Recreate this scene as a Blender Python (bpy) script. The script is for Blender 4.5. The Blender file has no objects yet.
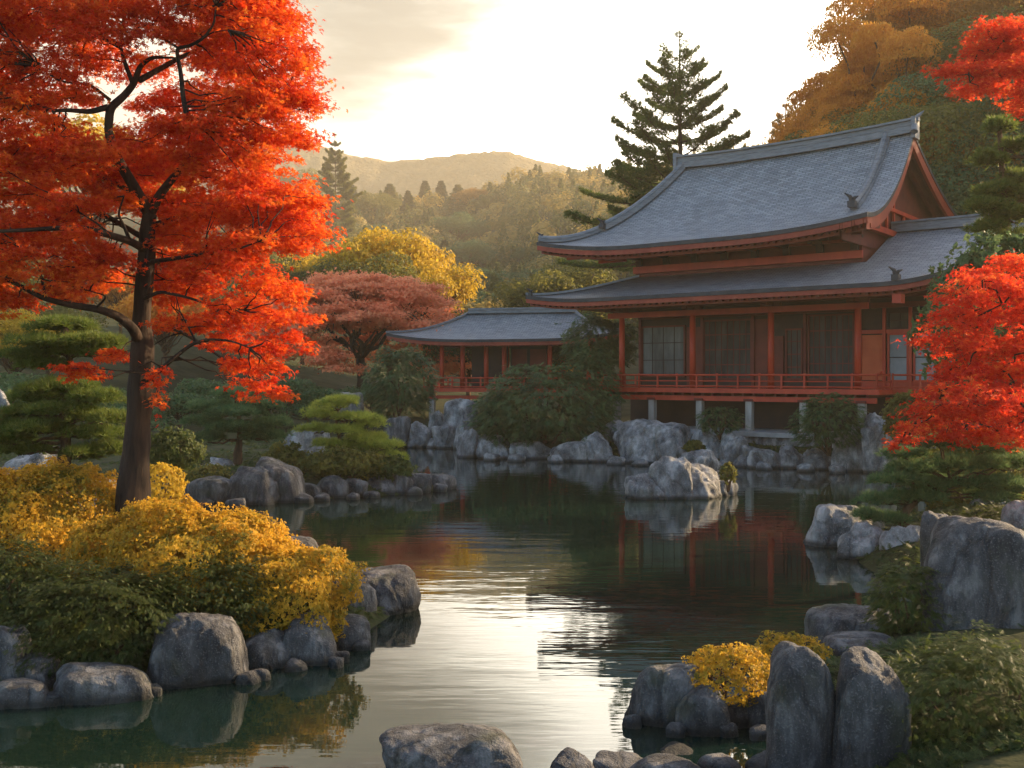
import bpy, math, random
import numpy as np
from mathutils import Vector, Matrix

# ------------------------------------------------------------------ camera, light, exposure
SC = bpy.context.scene
COL = SC.collection
CH = 3.4            # camera height above the water
F = 1000.0          # focal length in pixels
HY = 374.0          # horizon row
cam_d = bpy.data.cameras.new('camera'); cam = bpy.data.objects.new('camera', cam_d); COL.objects.link(cam)
cam.location = (0, 0, CH); cam.rotation_euler = (math.radians(90), 0, 0)
cam_d.sensor_width = 36; cam_d.lens = 36*F/1024; cam_d.shift_y = (HY-384)/1024.0
cam_d.clip_start = 0.1; cam_d.clip_end = 3000
SC.camera = cam
SUN_X, SUN_EL = 2.1, 21.0          # low sun from the right and slightly behind the scene
az = math.atan2(SUN_X, 1.0); el = math.radians(SUN_EL)
sdir = Vector((math.sin(az)*math.cos(el), math.cos(az)*math.cos(el), math.sin(el)))
sl = bpy.data.lights.new('sun', 'SUN'); sl.energy = 5.0; sl.angle = math.radians(0.6); sl.color = (1.0, 0.72, 0.42)
so = bpy.data.objects.new('sun', sl); COL.objects.link(so); so.rotation_euler = (-sdir).to_track_quat('-Z', 'Y').to_euler()
so.location = sdir*300
W = bpy.data.worlds.new('World'); SC.world = W; W.use_nodes = True
SKY_STRENGTH = 0.125
EXPOSURE = 1.56
def build_world():
    nt = W.node_tree; N = nt.nodes; L = nt.links; N.clear()
    out = N.new('ShaderNodeOutputWorld'); bg = N.new('ShaderNodeBackground'); bg.inputs[1].default_value = SKY_STRENGTH
    sky = N.new('ShaderNodeTexSky'); sky.sky_type = 'NISHITA'; sky.sun_disc = False
    sky.sun_elevation = el; sky.sun_rotation = az; sky.altitude = 100
    sky.air_density = 1.0; sky.dust_density = 1.5; sky.ozone_density = 1.0
    tc = N.new('ShaderNodeTexCoord'); sep = N.new('ShaderNodeSeparateXYZ'); L.new(tc.outputs['Generated'], sep.inputs[0])
    # thin bright cloud veil low in the sky, blue further up
    mr = N.new('ShaderNodeMapRange'); mr.inputs[1].default_value = 0.28; mr.inputs[2].default_value = 0.62
    mr.inputs[3].default_value = 0.92; mr.inputs[4].default_value = 0.0; mr.interpolation_type = 'SMOOTHSTEP'
    L.new(sep.outputs[2], mr.inputs[0])
    # only around the sun's side of the sky
    mp = N.new('ShaderNodeVectorMath'); mp.operation = 'DOT_PRODUCT'; L.new(tc.outputs['Generated'], mp.inputs[0])
    gl = Vector((0.12, 1, 0.24)).normalized(); mp.inputs[1].default_value = gl[:]
    m2 = N.new('ShaderNodeMapRange'); m2.inputs[1].default_value = 0.1; m2.inputs[2].default_value = 0.8; m2.interpolation_type = 'SMOOTHSTEP'
    L.new(mp.outputs['Value'], m2.inputs[0])
    fac = N.new('ShaderNodeMath'); fac.operation = 'MULTIPLY'; L.new(mr.outputs[0], fac.inputs[0]); L.new(m2.outputs[0], fac.inputs[1])
    veil = N.new('ShaderNodeValToRGB'); L.new(mp.outputs['Value'], veil.inputs[0])
    e = veil.color_ramp.elements; e.new(.5)
    for k_, (a_, c_) in enumerate(VEIL): e[k_].position = a_; e[k_].color = (*c_, 1)
    mx = N.new('ShaderNodeMix'); mx.data_type = 'RGBA'
    L.new(fac.outputs[0], mx.inputs[0]); L.new(sky.outputs[0], mx.inputs[6]); 
    vs = N.new('ShaderNodeVectorMath'); vs.operation = 'SCALE'; vs.inputs['Scale'].default_value = VEIL_GAIN; L.new(veil.outputs[0], vs.inputs[0])
    L.new(vs.outputs[0], mx.inputs[7])
    # grey cloud bank high on the left
    mapn = N.new('ShaderNodeMapping'); mapn.inputs['Scale'].default_value = (2.2, 2.2, 9.0); mapn.inputs['Rotation'].default_value = (0, 0.22, 0)
    L.new(tc.outputs['Generated'], mapn.inputs[0])
    nz = N.new('ShaderNodeTexNoise'); nz.inputs['Scale'].default_value = 1.6; nz.inputs['Detail'].default_value = 6; nz.inputs['Roughness'].default_value = .55
    L.new(mapn.outputs[0], nz.inputs['Vector'])
    cd = N.new('ShaderNodeVectorMath'); cd.operation = 'DISTANCE'; L.new(tc.outputs['Generated'], cd.inputs[0])
    v = Vector((-0.14, 1, 0.37)).normalized(); cd.inputs[1].default_value = v
    c1 = N.new('ShaderNodeMapRange'); c1.inputs[1].default_value = 0.02; c1.inputs[2].default_value = 0.34; c1.inputs[3].default_value = 0.42; c1.inputs[4].default_value = -0.35
    L.new(cd.outputs['Value'], c1.inputs[0])
    ca = N.new('ShaderNodeMath'); ca.operation = 'ADD'; L.new(nz.outputs[0], ca.inputs[0]); L.new(c1.outputs[0], ca.inputs[1])
    c2 = N.new('ShaderNodeMapRange'); c2.inputs[1].default_value = 0.36; c2.inputs[2].default_value = 0.95; c2.interpolation_type = 'SMOOTHSTEP'; c2.inputs[4].default_value = 0.95
    L.new(ca.outputs[0], c2.inputs[0])
    m3 = N.new('ShaderNodeMix'); m3.data_type = 'RGBA'; L.new(c2.outputs[0], m3.inputs[0]); L.new(mx.outputs[2], m3.inputs[6])
    m3.inputs[7].default_value = CLOUD
    L.new(m3.outputs[2], bg.inputs[0]); L.new(bg.outputs[0], out.inputs[0])
VEIL = ((.80, (.13, .122, .10)), (.935, (.21, .195, .16)), (.99, (1.0, .94, .80))); VEIL_GAIN = 17.5; CLOUD = (.75, .84, .84, 1)
build_world()
SC.view_settings.view_transform = 'Standard'; SC.view_settings.look = 'None'
SC.view_settings.exposure = EXPOSURE; SC.view_settings.gamma = 1; SC.view_settings.use_curve_mapping = False
cy = SC.cycles
cy.max_bounces = 7; cy.diffuse_bounces = 2; cy.glossy_bounces = 3; cy.transmission_bounces = 4; cy.volume_bounces = 1
cy.transparent_max_bounces = 8; cy.use_denoising = True; cy.sample_clamp_indirect = 6
cy.use_adaptive_sampling = True; cy.adaptive_threshold = 0.02; cy.caustics_reflective = False; cy.caustics_refractive = False
HAZE_DENSITY = 0.00048

# ------------------------------------------------------------------ helpers
def at(px, py, D): return np.array(((px-512)*D/F, D, CH+(HY-py)*D/F))
def wD(py): return F*CH/(py-HY)          # distance of a point on the water at this row

def _hash(ix, iy, iz, s):
    h = (ix*374761393 + iy*668265263 + iz*2147483647 + s*1274126177) & 0xffffffff
    h = ((h ^ (h >> 13))*1274126177) & 0xffffffff
    h = ((h ^ (h >> 16))*2246822519) & 0xffffffff
    return ((h ^ (h >> 15)) & 0xffffff)/float(0xffffff)
def vnoise(p, s=0):
    p = np.asarray(p, dtype=np.float64); i = np.floor(p).astype(np.int64); f = p-i; f = f*f*(3-2*f)
    r = 0
    for dx in (0, 1):
        wx = f[:, 0] if dx else 1-f[:, 0]
        for dy in (0, 1):
            wy = f[:, 1] if dy else 1-f[:, 1]
            for dz in (0, 1):
                wz = f[:, 2] if dz else 1-f[:, 2]
                r = r + wx*wy*wz*_hash(i[:, 0]+dx, i[:, 1]+dy, i[:, 2]+dz, s)
    return r*2-1
def fbm(p, s=0, o=4, g=.5):
    a = 1; t = 0; q = np.asarray(p, dtype=np.float64)
    for k in range(o): t = t+a*vnoise(q, s+k*17); q = q*2.03+5.1; a *= g
    return t

class Geo:
    def __init__(s): s.V = []; s.Fs = []; s.T = []; s.UV = []; s.n = 0
    def add(s, V, Fc, tint=None):
        V = np.asarray(V, dtype=np.float64).reshape(-1, 3)
        for f in (Fc if isinstance(Fc, list) and isinstance(Fc[0], np.ndarray) else [Fc]): s.Fs.append(np.asarray(f, dtype=np.int64)+s.n)
        s.V.append(V); s.T.append(np.full(len(V), .5) if tint is None else np.broadcast_to(tint, (len(V),))); s.n += len(V)
    def mesh(s, name, mats, smooth=False):
        V = np.concatenate(s.V); T = np.concatenate(s.T).astype(np.float32)
        me = bpy.data.meshes.new(name); me.vertices.add(len(V)); me.vertices.foreach_set('co', V.astype(np.float32).ravel())
        idx = np.concatenate([f.ravel() for f in s.Fs]); tot = np.concatenate([np.full(len(f), f.shape[1]) for f in s.Fs])
        me.loops.add(len(idx)); me.loops.foreach_set('vertex_index', idx.astype(np.int32))
        st = np.concatenate(([0], np.cumsum(tot)[:-1]))
        me.polygons.add(len(tot)); me.polygons.foreach_set('loop_start', st.astype(np.int32))
        me.polygons.foreach_set('use_smooth', np.full(len(tot), smooth))
        a = me.attributes.new('tint', 'FLOAT', 'POINT'); a.data.foreach_set('value', T)
        for m in (mats if isinstance(mats, (list, tuple)) else [mats]): me.materials.append(m)
        me.update(calc_edges=True); me.validate()
        return me
    def box(s, x0, x1, y0, y1, z0, z1, bev=0):
        V = [(x, y, z) for x in (x0, x1) for y in (y0, y1) for z in (z0, z1)]
        s.add(V, [[0, 1, 3, 2], [4, 6, 7, 5], [0, 4, 5, 1], [2, 3, 7, 6], [0, 2, 6, 4], [1, 5, 7, 3]])
    def tube(s, pts, rad, k=8, cap=True, rough=0, seed=0):
        P = np.asarray(pts, dtype=np.float64); n = len(P); R = np.broadcast_to(np.asarray(rad, dtype=np.float64), (n,))
        T = np.gradient(P, axis=0) if n > 2 else np.array([P[1]-P[0]]*2); T /= np.linalg.norm(T, axis=1)[:, None]+1e-9
        up = np.array([0, 0, 1.0]) if abs(T[0][2]) < .9 else np.array([1.0, 0, 0])
        A = np.cross(T, up); A /= np.linalg.norm(A, axis=1)[:, None]+1e-9; B = np.cross(T, A)
        an = np.arange(k)*2*math.pi/k
        V = P[:, None, :]+R[:, None, None]*(np.cos(an)[None, :, None]*A[:, None, :]+np.sin(an)[None, :, None]*B[:, None, :])
        V = V.reshape(-1, 3)
        if rough:
            d = fbm(V*np.array([7, 7, 2.0]), seed, 3)[:, None]*rough; V = V+(V-np.repeat(P, k, 0))*d
        i = np.arange(n-1)[:, None]*k; j = np.arange(k)[None, :]; j2 = (j+1) % k
        Q = np.stack([i+j, i+j2, i+k+j2, i+k+j], -1).reshape(-1, 4)
        Fc = [Q]
        if cap: Fc += [np.arange(k)[None, ::-1], (np.arange(k)+(n-1)*k)[None, :]]
        s.add(V, Fc)
    def grid(s, G):     # G: (a,b,3)
        a, b = G.shape[:2]; i = np.arange(a-1)[:, None]*b; j = np.arange(b-1)[None, :]
        s.add(G.reshape(-1, 3), np.stack([i+j, i+b+j, i+b+j+1, i+j+1], -1).reshape(-1, 4))

def obj(name, me, parent=None, loc=None):
    o = bpy.data.objects.new(name, me); COL.objects.link(o)
    if parent is not None: o.parent = parent
    if loc is not None: o.location = loc
    return o
def tag(o, label=None, cat=None, group=None, kind=None):
    if label: o['label'] = label
    if cat: o['category'] = cat
    if group: o['group'] = group
    if kind: o['kind'] = kind
    return o
def empty(name, loc, label, cat, group=None, rz=0):
    o = bpy.data.objects.new(name, None); COL.objects.link(o); o.location = loc; o.rotation_euler = (0, 0, rz); o.empty_display_size = .3
    return tag(o, label, cat, group)
def copy_tree(root, loc, rz, sc, label, group=None):
    r = root.copy(); COL.objects.link(r); r.location = loc; r.rotation_euler = (0, 0, rz); r.scale = sc if hasattr(sc, '__len__') else (sc, sc, sc); r['label'] = label
    if group: r['group'] = group
    for ch in list(root.children):
        c = ch.copy(); COL.objects.link(c); c.parent = r
    return r

# ------------------------------------------------------------------ materials
def newmat(name):
    m = bpy.data.materials.new(name); m.use_nodes = True; nt = m.node_tree; nt.nodes.clear()
    return m, nt.nodes, nt.links
def ramp(N, stops):
    r = N.new('ShaderNodeValToRGB'); e = r.color_ramp.elements
    while len(e) < len(stops): e.new(.5)
    for k, (p, c) in enumerate(stops): e[k].position = p; e[k].color = (*c, 1)
    return r
def leaf_mat(name, cols, trans=.5, rough=.55):
    m, N, L = newmat(name)
    out = N.new('ShaderNodeOutputMaterial'); at_ = N.new('ShaderNodeAttribute'); at_.attribute_name = 'tint'
    r = ramp(N, [(k/(len(cols)-1), c) for k, c in enumerate(cols)]); L.new(at_.outputs['Fac'], r.inputs[0])
    p = N.new('ShaderNodeBsdfPrincipled'); L.new(r.outputs[0], p.inputs['Base Color']); p.inputs['Roughness'].default_value = rough
    p.inputs['Specular IOR Level'].default_value = .25
    t = N.new('ShaderNodeBsdfTranslucent'); g = N.new('ShaderNodeGamma'); g.inputs[1].default_value = .85
    L.new(r.outputs[0], g.inputs[0]); L.new(g.outputs[0], t.inputs[0])
    mx = N.new('ShaderNodeMixShader'); mx.inputs[0].default_value = trans
    L.new(p.outputs[0], mx.inputs[1]); L.new(t.outputs[0], mx.inputs[2]); L.new(mx.outputs[0], out.inputs[0])
    return m
def surf_mat(name, stops, scale=3, detail=6, rough=.8, bump=.3, bdist=.02, stretch=(1, 1, 1), spec=.3, metal=0, coords='Object', bscale=None):
    m, N, L = newmat(name)
    out = N.new('ShaderNodeOutputMaterial'); p = N.new('ShaderNodeBsdfPrincipled'); L.new(p.outputs[0], out.inputs[0])
    tc = N.new('ShaderNodeTexCoord'); mp = N.new('ShaderNodeMapping'); mp.inputs['Scale'].default_value = stretch
    L.new(tc.outputs[coords], mp.inputs[0])
    n = N.new('ShaderNodeTexNoise'); n.inputs['Scale'].default_value = scale; n.inputs['Detail'].default_value = detail; n.inputs['Roughness'].default_value = .62
    L.new(mp.outputs[0], n.inputs['Vector'])
    r = ramp(N, stops); L.new(n.outputs[0], r.inputs[0]); L.new(r.outputs[0], p.inputs['Base Color'])
    p.inputs['Roughness'].default_value = rough; p.inputs['Specular IOR Level'].default_value = spec; p.inputs['Metallic'].default_value = metal
    n2 = N.new('ShaderNodeTexNoise'); n2.inputs['Scale'].default_value = bscale or scale*4; n2.inputs['Detail'].default_value = detail; L.new(mp.outputs[0], n2.inputs['Vector'])
    b = N.new('ShaderNodeBump'); b.inputs['Strength'].default_value = bump; b.inputs['Distance'].default_value = bdist
    L.new(n2.outputs[0], b.inputs['Height']); L.new(b.outputs[0], p.inputs['Normal'])
    return m
def rock_mat(name, dark, mid, light, scale, streak, bumpd):
    m, N, L = newmat(name)
    out = N.new('ShaderNodeOutputMaterial'); p = N.new('ShaderNodeBsdfPrincipled'); L.new(p.outputs[0], out.inputs[0])
    ge = N.new('ShaderNodeNewGeometry'); mp = N.new('ShaderNodeMapping'); mp.inputs['Scale'].default_value = streak; L.new(ge.outputs['Position'], mp.inputs[0])
    n = N.new('ShaderNodeTexNoise'); n.inputs['Scale'].default_value = scale; n.inputs['Detail'].default_value = 9; n.inputs['Roughness'].default_value = .68; L.new(mp.outputs[0], n.inputs['Vector'])
    r = ramp(N, [(.36, dark), (.5, mid), (.62, light)]); L.new(n.outputs[0], r.inputs[0])
    # lichen speckles
    n3 = N.new('ShaderNodeTexNoise'); n3.inputs['Scale'].default_value = scale*22; n3.inputs['Detail'].default_value = 5; L.new(ge.outputs['Position'], n3.inputs['Vector'])
    r3 = ramp(N, [(.56, (0, 0, 0)), (.66, (1, 1, 1))]); L.new(n3.outputs[0], r3.inputs[0])
    mx = N.new('ShaderNodeMix'); mx.data_type = 'RGBA'; L.new(r.outputs[0], mx.inputs[6]); mx.inputs[7].default_value = (*[min(.55, c*1.5) for c in light], 1)
    ml = N.new('ShaderNodeMath'); ml.operation = 'MULTIPLY'; ml.inputs[1].default_value = .35; L.new(r3.outputs[0], ml.inputs[0]); L.new(ml.outputs[0], mx.inputs[0])
    # moss/dirt blotches
    n4 = N.new('ShaderNodeTexNoise'); n4.inputs['Scale'].default_value = scale*.9; n4.inputs['Detail'].default_value = 7; L.new(ge.outputs['Position'], n4.inputs['Vector'])
    r4 = ramp(N, [(.55, (0, 0, 0)), (.72, (.55, .55, .55))]); L.new(n4.outputs[0], r4.inputs[0])
    m4 = N.new('ShaderNodeMix'); m4.data_type = 'RGBA'; L.new(r4.outputs[0], m4.inputs[0]); L.new(mx.outputs[2], m4.inputs[6]); m4.inputs[7].default_value = (.05, .055, .022, 1)
    # wet, algae-dark band just above the pond
    sp = N.new('ShaderNodeSeparateXYZ'); L.new(ge.outputs['Position'], sp.inputs[0])
    wv = N.new('ShaderNodeMath'); wv.operation = 'MULTIPLY_ADD'; L.new(n.outputs[0], wv.inputs[0]); wv.inputs[1].default_value = -.12; L.new(sp.outputs[2], wv.inputs[2])
    wr = N.new('ShaderNodeMapRange'); wr.inputs[1].default_value = -.02; wr.inputs[2].default_value = .07; wr.inputs[3].default_value = .85; wr.inputs[4].default_value = 0; L.new(wv.outputs[0], wr.inputs[0])
    m5 = N.new('ShaderNodeMix'); m5.data_type = 'RGBA'; L.new(wr.outputs[0], m5.inputs[0]); L.new(m4.outputs[2], m5.inputs[6]); m5.inputs[7].default_value = (.014, .015, .012, 1)
    L.new(m5.outputs[2], p.inputs['Base Color'])
    p.inputs['Roughness'].default_value = .72; p.inputs['Specular IOR Level'].default_value = .35
    vo = N.new('ShaderNodeTexVoronoi'); vo.feature = 'DISTANCE_TO_EDGE'; vo.inputs['Scale'].default_value = scale*.8
    wm = N.new('ShaderNodeVectorMath'); wm.operation = 'MULTIPLY_ADD'; wm.inputs[1].default_value = (.5, .5, .5); L.new(n.outputs['Color'], wm.inputs[0]); L.new(mp.outputs[0], wm.inputs[2]); L.new(wm.outputs[0], vo.inputs['Vector'])
    cr = N.new('ShaderNodeMapRange'); cr.inputs[2].default_value = .05; cr.inputs[3].default_value = 0; cr.inputs[4].default_value = .25; L.new(vo.outputs[0], cr.inputs[0])
    ad = N.new('ShaderNodeMath'); ad.operation = 'ADD'; L.new(n.outputs[0], ad.inputs[0]); L.new(cr.outputs[0], ad.inputs[1])
    a2 = N.new('ShaderNodeMath'); a2.operation = 'MULTIPLY_ADD'; a2.inputs[1].default_value = .25; L.new(n3.outputs[0], a2.inputs[0]); L.new(ad.outputs[0], a2.inputs[2])
    b = N.new('ShaderNodeBump'); b.inputs['Strength'].default_value = .9; b.inputs['Distance'].default_value = bumpd
    L.new(a2.outputs[0], b.inputs['Height']); L.new(b.outputs[0], p.inputs['Normal'])
    return m
def roof_mat():
    m, N, L = newmat('roof_shingles')
    out = N.new('ShaderNodeOutputMaterial'); p = N.new('ShaderNodeBsdfPrincipled'); L.new(p.outputs[0], out.inputs[0])
    uv = N.new('ShaderNodeUVMap'); uv.uv_map = 'UVMap'
    br = N.new('ShaderNodeTexBrick'); br.inputs['Scale'].default_value = 1; br.inputs['Brick Width'].default_value = .34; br.inputs['Row Height'].default_value = .13
    br.inputs['Mortar Size'].default_value = .014; br.inputs['Mortar Smooth'].default_value = .3
    br.inputs['Color1'].default_value = (.22, .238, .25, 1); br.inputs['Color2'].default_value = (.37, .39, .40, 1); br.inputs['Mortar'].default_value = (.075, .085, .095, 1)
    L.new(uv.outputs[0], br.inputs['Vector'])
    n = N.new('ShaderNodeTexNoise'); n.inputs['Scale'].default_value = .8; n.inputs['Detail'].default_value = 8; n.inputs['Roughness'].default_value = .7; L.new(uv.outputs[0], n.inputs['Vector'])
    r = ramp(N, [(.3, (.8, .82, .8)), (.7, (1.12, 1.12, 1.12))]); L.new(n.outputs[0], r.inputs[0])
    mx = N.new('ShaderNodeMix'); mx.data_type = 'RGBA'; mx.blend_type = 'MULTIPLY'; mx.inputs[0].default_value = 1; L.new(br.outputs[0], mx.inputs[6]); L.new(r.outputs[0], mx.inputs[7])
    L.new(mx.outputs[2], p.inputs['Base Color']); p.inputs['Roughness'].default_value = .55; p.inputs['Specular IOR Level'].default_value = .45
    w = N.new('ShaderNodeSeparateXYZ'); L.new(uv.outputs[0], w.inputs[0])
    fr = N.new('ShaderNodeMath'); fr.operation = 'FRACT'; dv = N.new('ShaderNodeMath'); dv.operation = 'DIVIDE'; dv.inputs[1].default_value = .13
    L.new(w.outputs[1], dv.inputs[0]); L.new(dv.outputs[0], fr.inputs[0])
    a = N.new('ShaderNodeMath'); a.operation = 'MULTIPLY_ADD'; a.inputs[1].default_value = -.7; L.new(fr.outputs[0], a.inputs[0]); a.inputs[2].default_value = .5
    a2 = N.new('ShaderNodeMath'); a2.operation = 'MULTIPLY_ADD'; a2.inputs[1].default_value = .8; L.new(br.outputs['Color'], a2.inputs[0]); L.new(a.outputs[0], a2.inputs[2])
    b = N.new('ShaderNodeBump'); b.inputs['Strength'].default_value = 1; b.inputs['Distance'].default_value = .08; L.new(a2.outputs[0], b.inputs['Height']); L.new(b.outputs[0], p.inputs['Normal'])
    return m
M = {}
M['red'] = surf_mat('vermilion_paint', [(.3, (.30, .028, .012)), (.6, (.46, .05, .018)), (.8, (.52, .085, .035))], 1.4, 8, .5, .25, .01, (1, 1, .35))
M['brown'] = surf_mat('dark_red_timber', [(.3, (.085, .014, .009)), (.7, (.17, .027, .014))], 1.5, 7, .6, .3, .01)
M['fascia'] = surf_mat('dark_vermilion', [(.3, (.20, .03, .014)), (.7, (.33, .05, .022))], 1.5, 7, .55, .3, .01)
M['panel'] = surf_mat('orange_plaster', [(.3, (.42, .08, .03)), (.7, (.55, .12, .045))], 1.2, 6, .7, .2, .01)
M['dark'] = surf_mat('shadowy_timber', [(.3, (.02, .012, .010)), (.7, (.045, .022, .016))], 2, 6, .6, .3, .01)  # near-black timber; its tone also stands in for shade under the floor
M['post'] = surf_mat('weathered_post', [(.3, (.22, .20, .17)), (.7, (.38, .36, .32))], 3, 8, .8, .5, .01, (1, 1, .3))
M['stone'] = surf_mat('stone_slab', [(.3, (.2, .2, .19)), (.7, (.36, .36, .34))], 2, 8, .8, .5, .02)
M['tilecap'] = surf_mat('ridge_tile', [(.3, (.11, .12, .13)), (.7, (.22, .235, .245))], 2.5, 8, .5, .5, .03, (1, 1, 6))
M['edge'] = surf_mat('eave_edge', [(.3, (.02, .022, .025)), (.7, (.05, .052, .055))], 3, 6, .6, .3, .02)
M['glass'] = surf_mat('window_glass', [(.3, (.018, .018, .017)), (.7, (.075, .07, .06))], .9, 3, .6, .05, .002, (3, 1, .6), .15)
M['paper'] = surf_mat('pale_screen', [(.3, (.16, .18, .185)), (.7, (.28, .30, .31))], .9, 3, .5, .05, .002)
M['roof'] = roof_mat()
M['paper2'] = surf_mat('curtained_pane', [(.3, (.04, .045, .042)), (.6, (.11, .12, .11)), (.8, (.22, .18, .09))], .9, 3, .4, .05, .002, (2, 1, .5))
M['bark'] = surf_mat('maple_bark', [(.35, (.014, .010, .008)), (.65, (.055, .034, .022))], 5, 9, .85, 1, .03, (1, 1, .22), .2, bscale=14)
M['pbark'] = surf_mat('pine_bark', [(.35, (.04, .025, .016)), (.65, (.14, .08, .045))], 5, 8, .85, .9, .03, (1, 1, .3), .2)
M['ground'] = surf_mat('mossy_ground', [(.3, (.022, .028, .010)), (.55, (.045, .05, .02)), (.75, (.075, .06, .035))], .9, 10, .95, .8, .08, spec=.1, coords='Object')
M['hill'] = surf_mat('wooded_hill', [(.3, (.10, .09, .05)), (.55, (.17, .14, .08)), (.75, (.25, .18, .09))], .09, 10, .95, 1, 3, spec=.05, bscale=.3)
M['rockf'] = rock_mat('craggy_rock', (.06, .06, .06), (.19, .19, .185), (.42, .41, .39), 1.9, (1, 1, .6), .16)
M['rockn'] = rock_mat('smooth_rock', (.022, .022, .023), (.065, .064, .063), (.17, .165, .158), 2.6, (1.4, 1.4, .42), .09)
M['maple'] = leaf_mat('red_maple_leaf', [(.50, .014, .004), (.70, .055, .006), (.82, .14, .012), (.86, .28, .02)], .6)
M['maple2'] = leaf_mat('scarlet_maple_leaf', [(.45, .010, .006), (.68, .03, .010), (.82, .07, .015), (.85, .24, .03)], .58)
M['wood'] = leaf_mat('far_wood_leaf', [(.06, .08, .025), (.12, .13, .03), (.30, .22, .05), (.45, .29, .06)], .4)
M['domemaple'] = leaf_mat('coral_maple_leaf', [(.86, .24, .10), (.92, .35, .17), (.94, .44, .20)], .5)
M['gold'] = leaf_mat('golden_leaf', [(.30, .22, .02), (.55, .36, .025), (.68, .42, .03)], .5)
M['yshrub'] = leaf_mat('yellow_shrub_leaf', [(.10, .11, .016), (.34, .23, .018), (.62, .34, .022), (.74, .45, .035)], .45)
M['orange'] = leaf_mat('orange_leaf', [(.50, .17, .02), (.74, .31, .03), (.84, .46, .06)], .68)
M['olive'] = leaf_mat('olive_leaf', [(.07, .08, .018), (.13, .13, .025), (.22, .18, .03)], .5)
M['green'] = leaf_mat('dark_green_leaf', [(.035, .075, .030), (.07, .125, .042), (.12, .175, .055)], .4)
M['brightpine'] = leaf_mat('sun_painted_pine_needle', [(.15, .20, .03), (.30, .34, .045), (.48, .46, .07)], .45)  # yellowish needles, lightened further to paint in sun the hall blocks
M['fern2'] = leaf_mat('dark_feathery_green', [(.02, .035, .008), (.045, .062, .012), (.08, .09, .015)], .35)
M['fern'] = leaf_mat('feathery_green', [(.03, .05, .012), (.06, .085, .016), (.11, .12, .02)], .4)
M['pine'] = leaf_mat('pine_needle', [(.045, .10, .04), (.09, .16, .055), (.16, .23, .07)], .4)
M['mpine'] = leaf_mat('sun_toned_pine_needle', [(.05, .085, .015), (.10, .14, .02), (.17, .19, .03)], .4)  # lit version of the pine needles, sunlight put into the colour
M['cedar'] = leaf_mat('cedar_foliage', [(.02, .035, .014), (.035, .055, .02), (.06, .07, .025)], .3)
M['btree'] = leaf_mat('brown_orange_leaf', [(.24, .12, .02), (.38, .18, .03), (.52, .26, .04)], .6)

# ------------------------------------------------------------------ the setting: ground, pond, hills, haze
POND = np.array([(-13, -9), (-13, 9.2), (-5.4, 10.3), (-3.5, 11.3), (-2.4, 12.3), (-1.9, 13.1), (-1.5, 14.7), (-1.8, 15.6), (-3.7, 18.2), (-7, 20.5), (-10, 23.5), (-9.2, 26.3),
    (-6, 26.8), (-3, 28.2), (-1.8, 29.7), (-2.4, 31), (-5.5, 33.5), (-7.5, 38), (-7.2, 46.5), (-2, 47.5), (-1.4, 41.8), (1.5, 39.8), (4.1, 38.9), (9, 37.0), (13, 34.8), (14, 30),
    (11, 25), (7.0, 20.7), (6.2, 18), (6.1, 15), (4.4, 12.7), (2.6, 10.6), (1.5, 9.9), (3.0, 9.5), (2.7, 7.9), (-1.5, 7.7), (-2, -9)], dtype=float)
def pond_sd(x, y):
    d = np.full(x.shape, 1e9); ins = np.zeros(x.shape, bool); n = len(POND)
    for i in range(n):
        a = POND[i]; b = POND[(i+1) % n]; e = b-a; wx = x-a[0]; wy = y-a[1]
        t = np.clip((wx*e[0]+wy*e[1])/(e@e), 0, 1); d = np.minimum(d, (wx-e[0]*t)**2+(wy-e[1]*t)**2)
        c = (a[1] > y) != (b[1] > y)
        with np.errstate(divide='ignore', invalid='ignore'): ins ^= c & (x < (e[0]*(y-a[1])/(e[1] if e[1] else 1e-9)+a[0]))
    return np.where(ins, -1, 1)*np.sqrt(d)
def ss(t): t = np.clip(t, 0, 1); return t*t*(3-2*t)
def gh(x, y):
    x = np.atleast_1d(np.asarray(x, float)); y = np.atleast_1d(np.asarray(y, float)); d = pond_sd(x, y)
    h = np.where(d > 0, .7*(1-np.exp(-np.maximum(d, 0)/.8))-.04, np.maximum(-.9, d*.8-.04))
    q = np.stack([x, y, x*0], -1)
    h += .12*fbm(q*.35, 3, 4)*ss(d/2)
    h += 11*ss((y-66)/100)+24*ss((y-150)/200)
    h += 30*ss((y-300)/160)
    h += 16*ss((x-16-(70-y)*.12)/30)*ss((y-52)/32)+10*ss((x-30)/60)*ss((y-70)/60)
    h += 5*ss((-x-9)/25)*ss((y-40)/40)
    h += 2.2*fbm(q*.03, 5, 4)*ss((y-62)/40)
    return h
def ghz(x, y): return float(gh(x, y)[0])

xs = np.concatenate([np.linspace(-690, -40, 90), np.linspace(-39, -12, 55), np.linspace(-11.8, 16, 170), np.linspace(16.3, 60, 80), np.linspace(61, 690, 90)])
ys = np.concatenate([np.linspace(-14, 6, 14), np.linspace(6.2, 50, 260), np.linspace(50.5, 130, 130), np.linspace(132, 980, 150)])
X, Y = np.meshgrid(xs, ys, indexing='ij'); Z = gh(X.ravel(), Y.ravel()).reshape(X.shape)
g = Geo(); g.grid(np.stack([X, Y, Z], -1)); gr = obj('ground', g.mesh('ground', M['ground'], True)); tag(gr, kind='structure')

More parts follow.
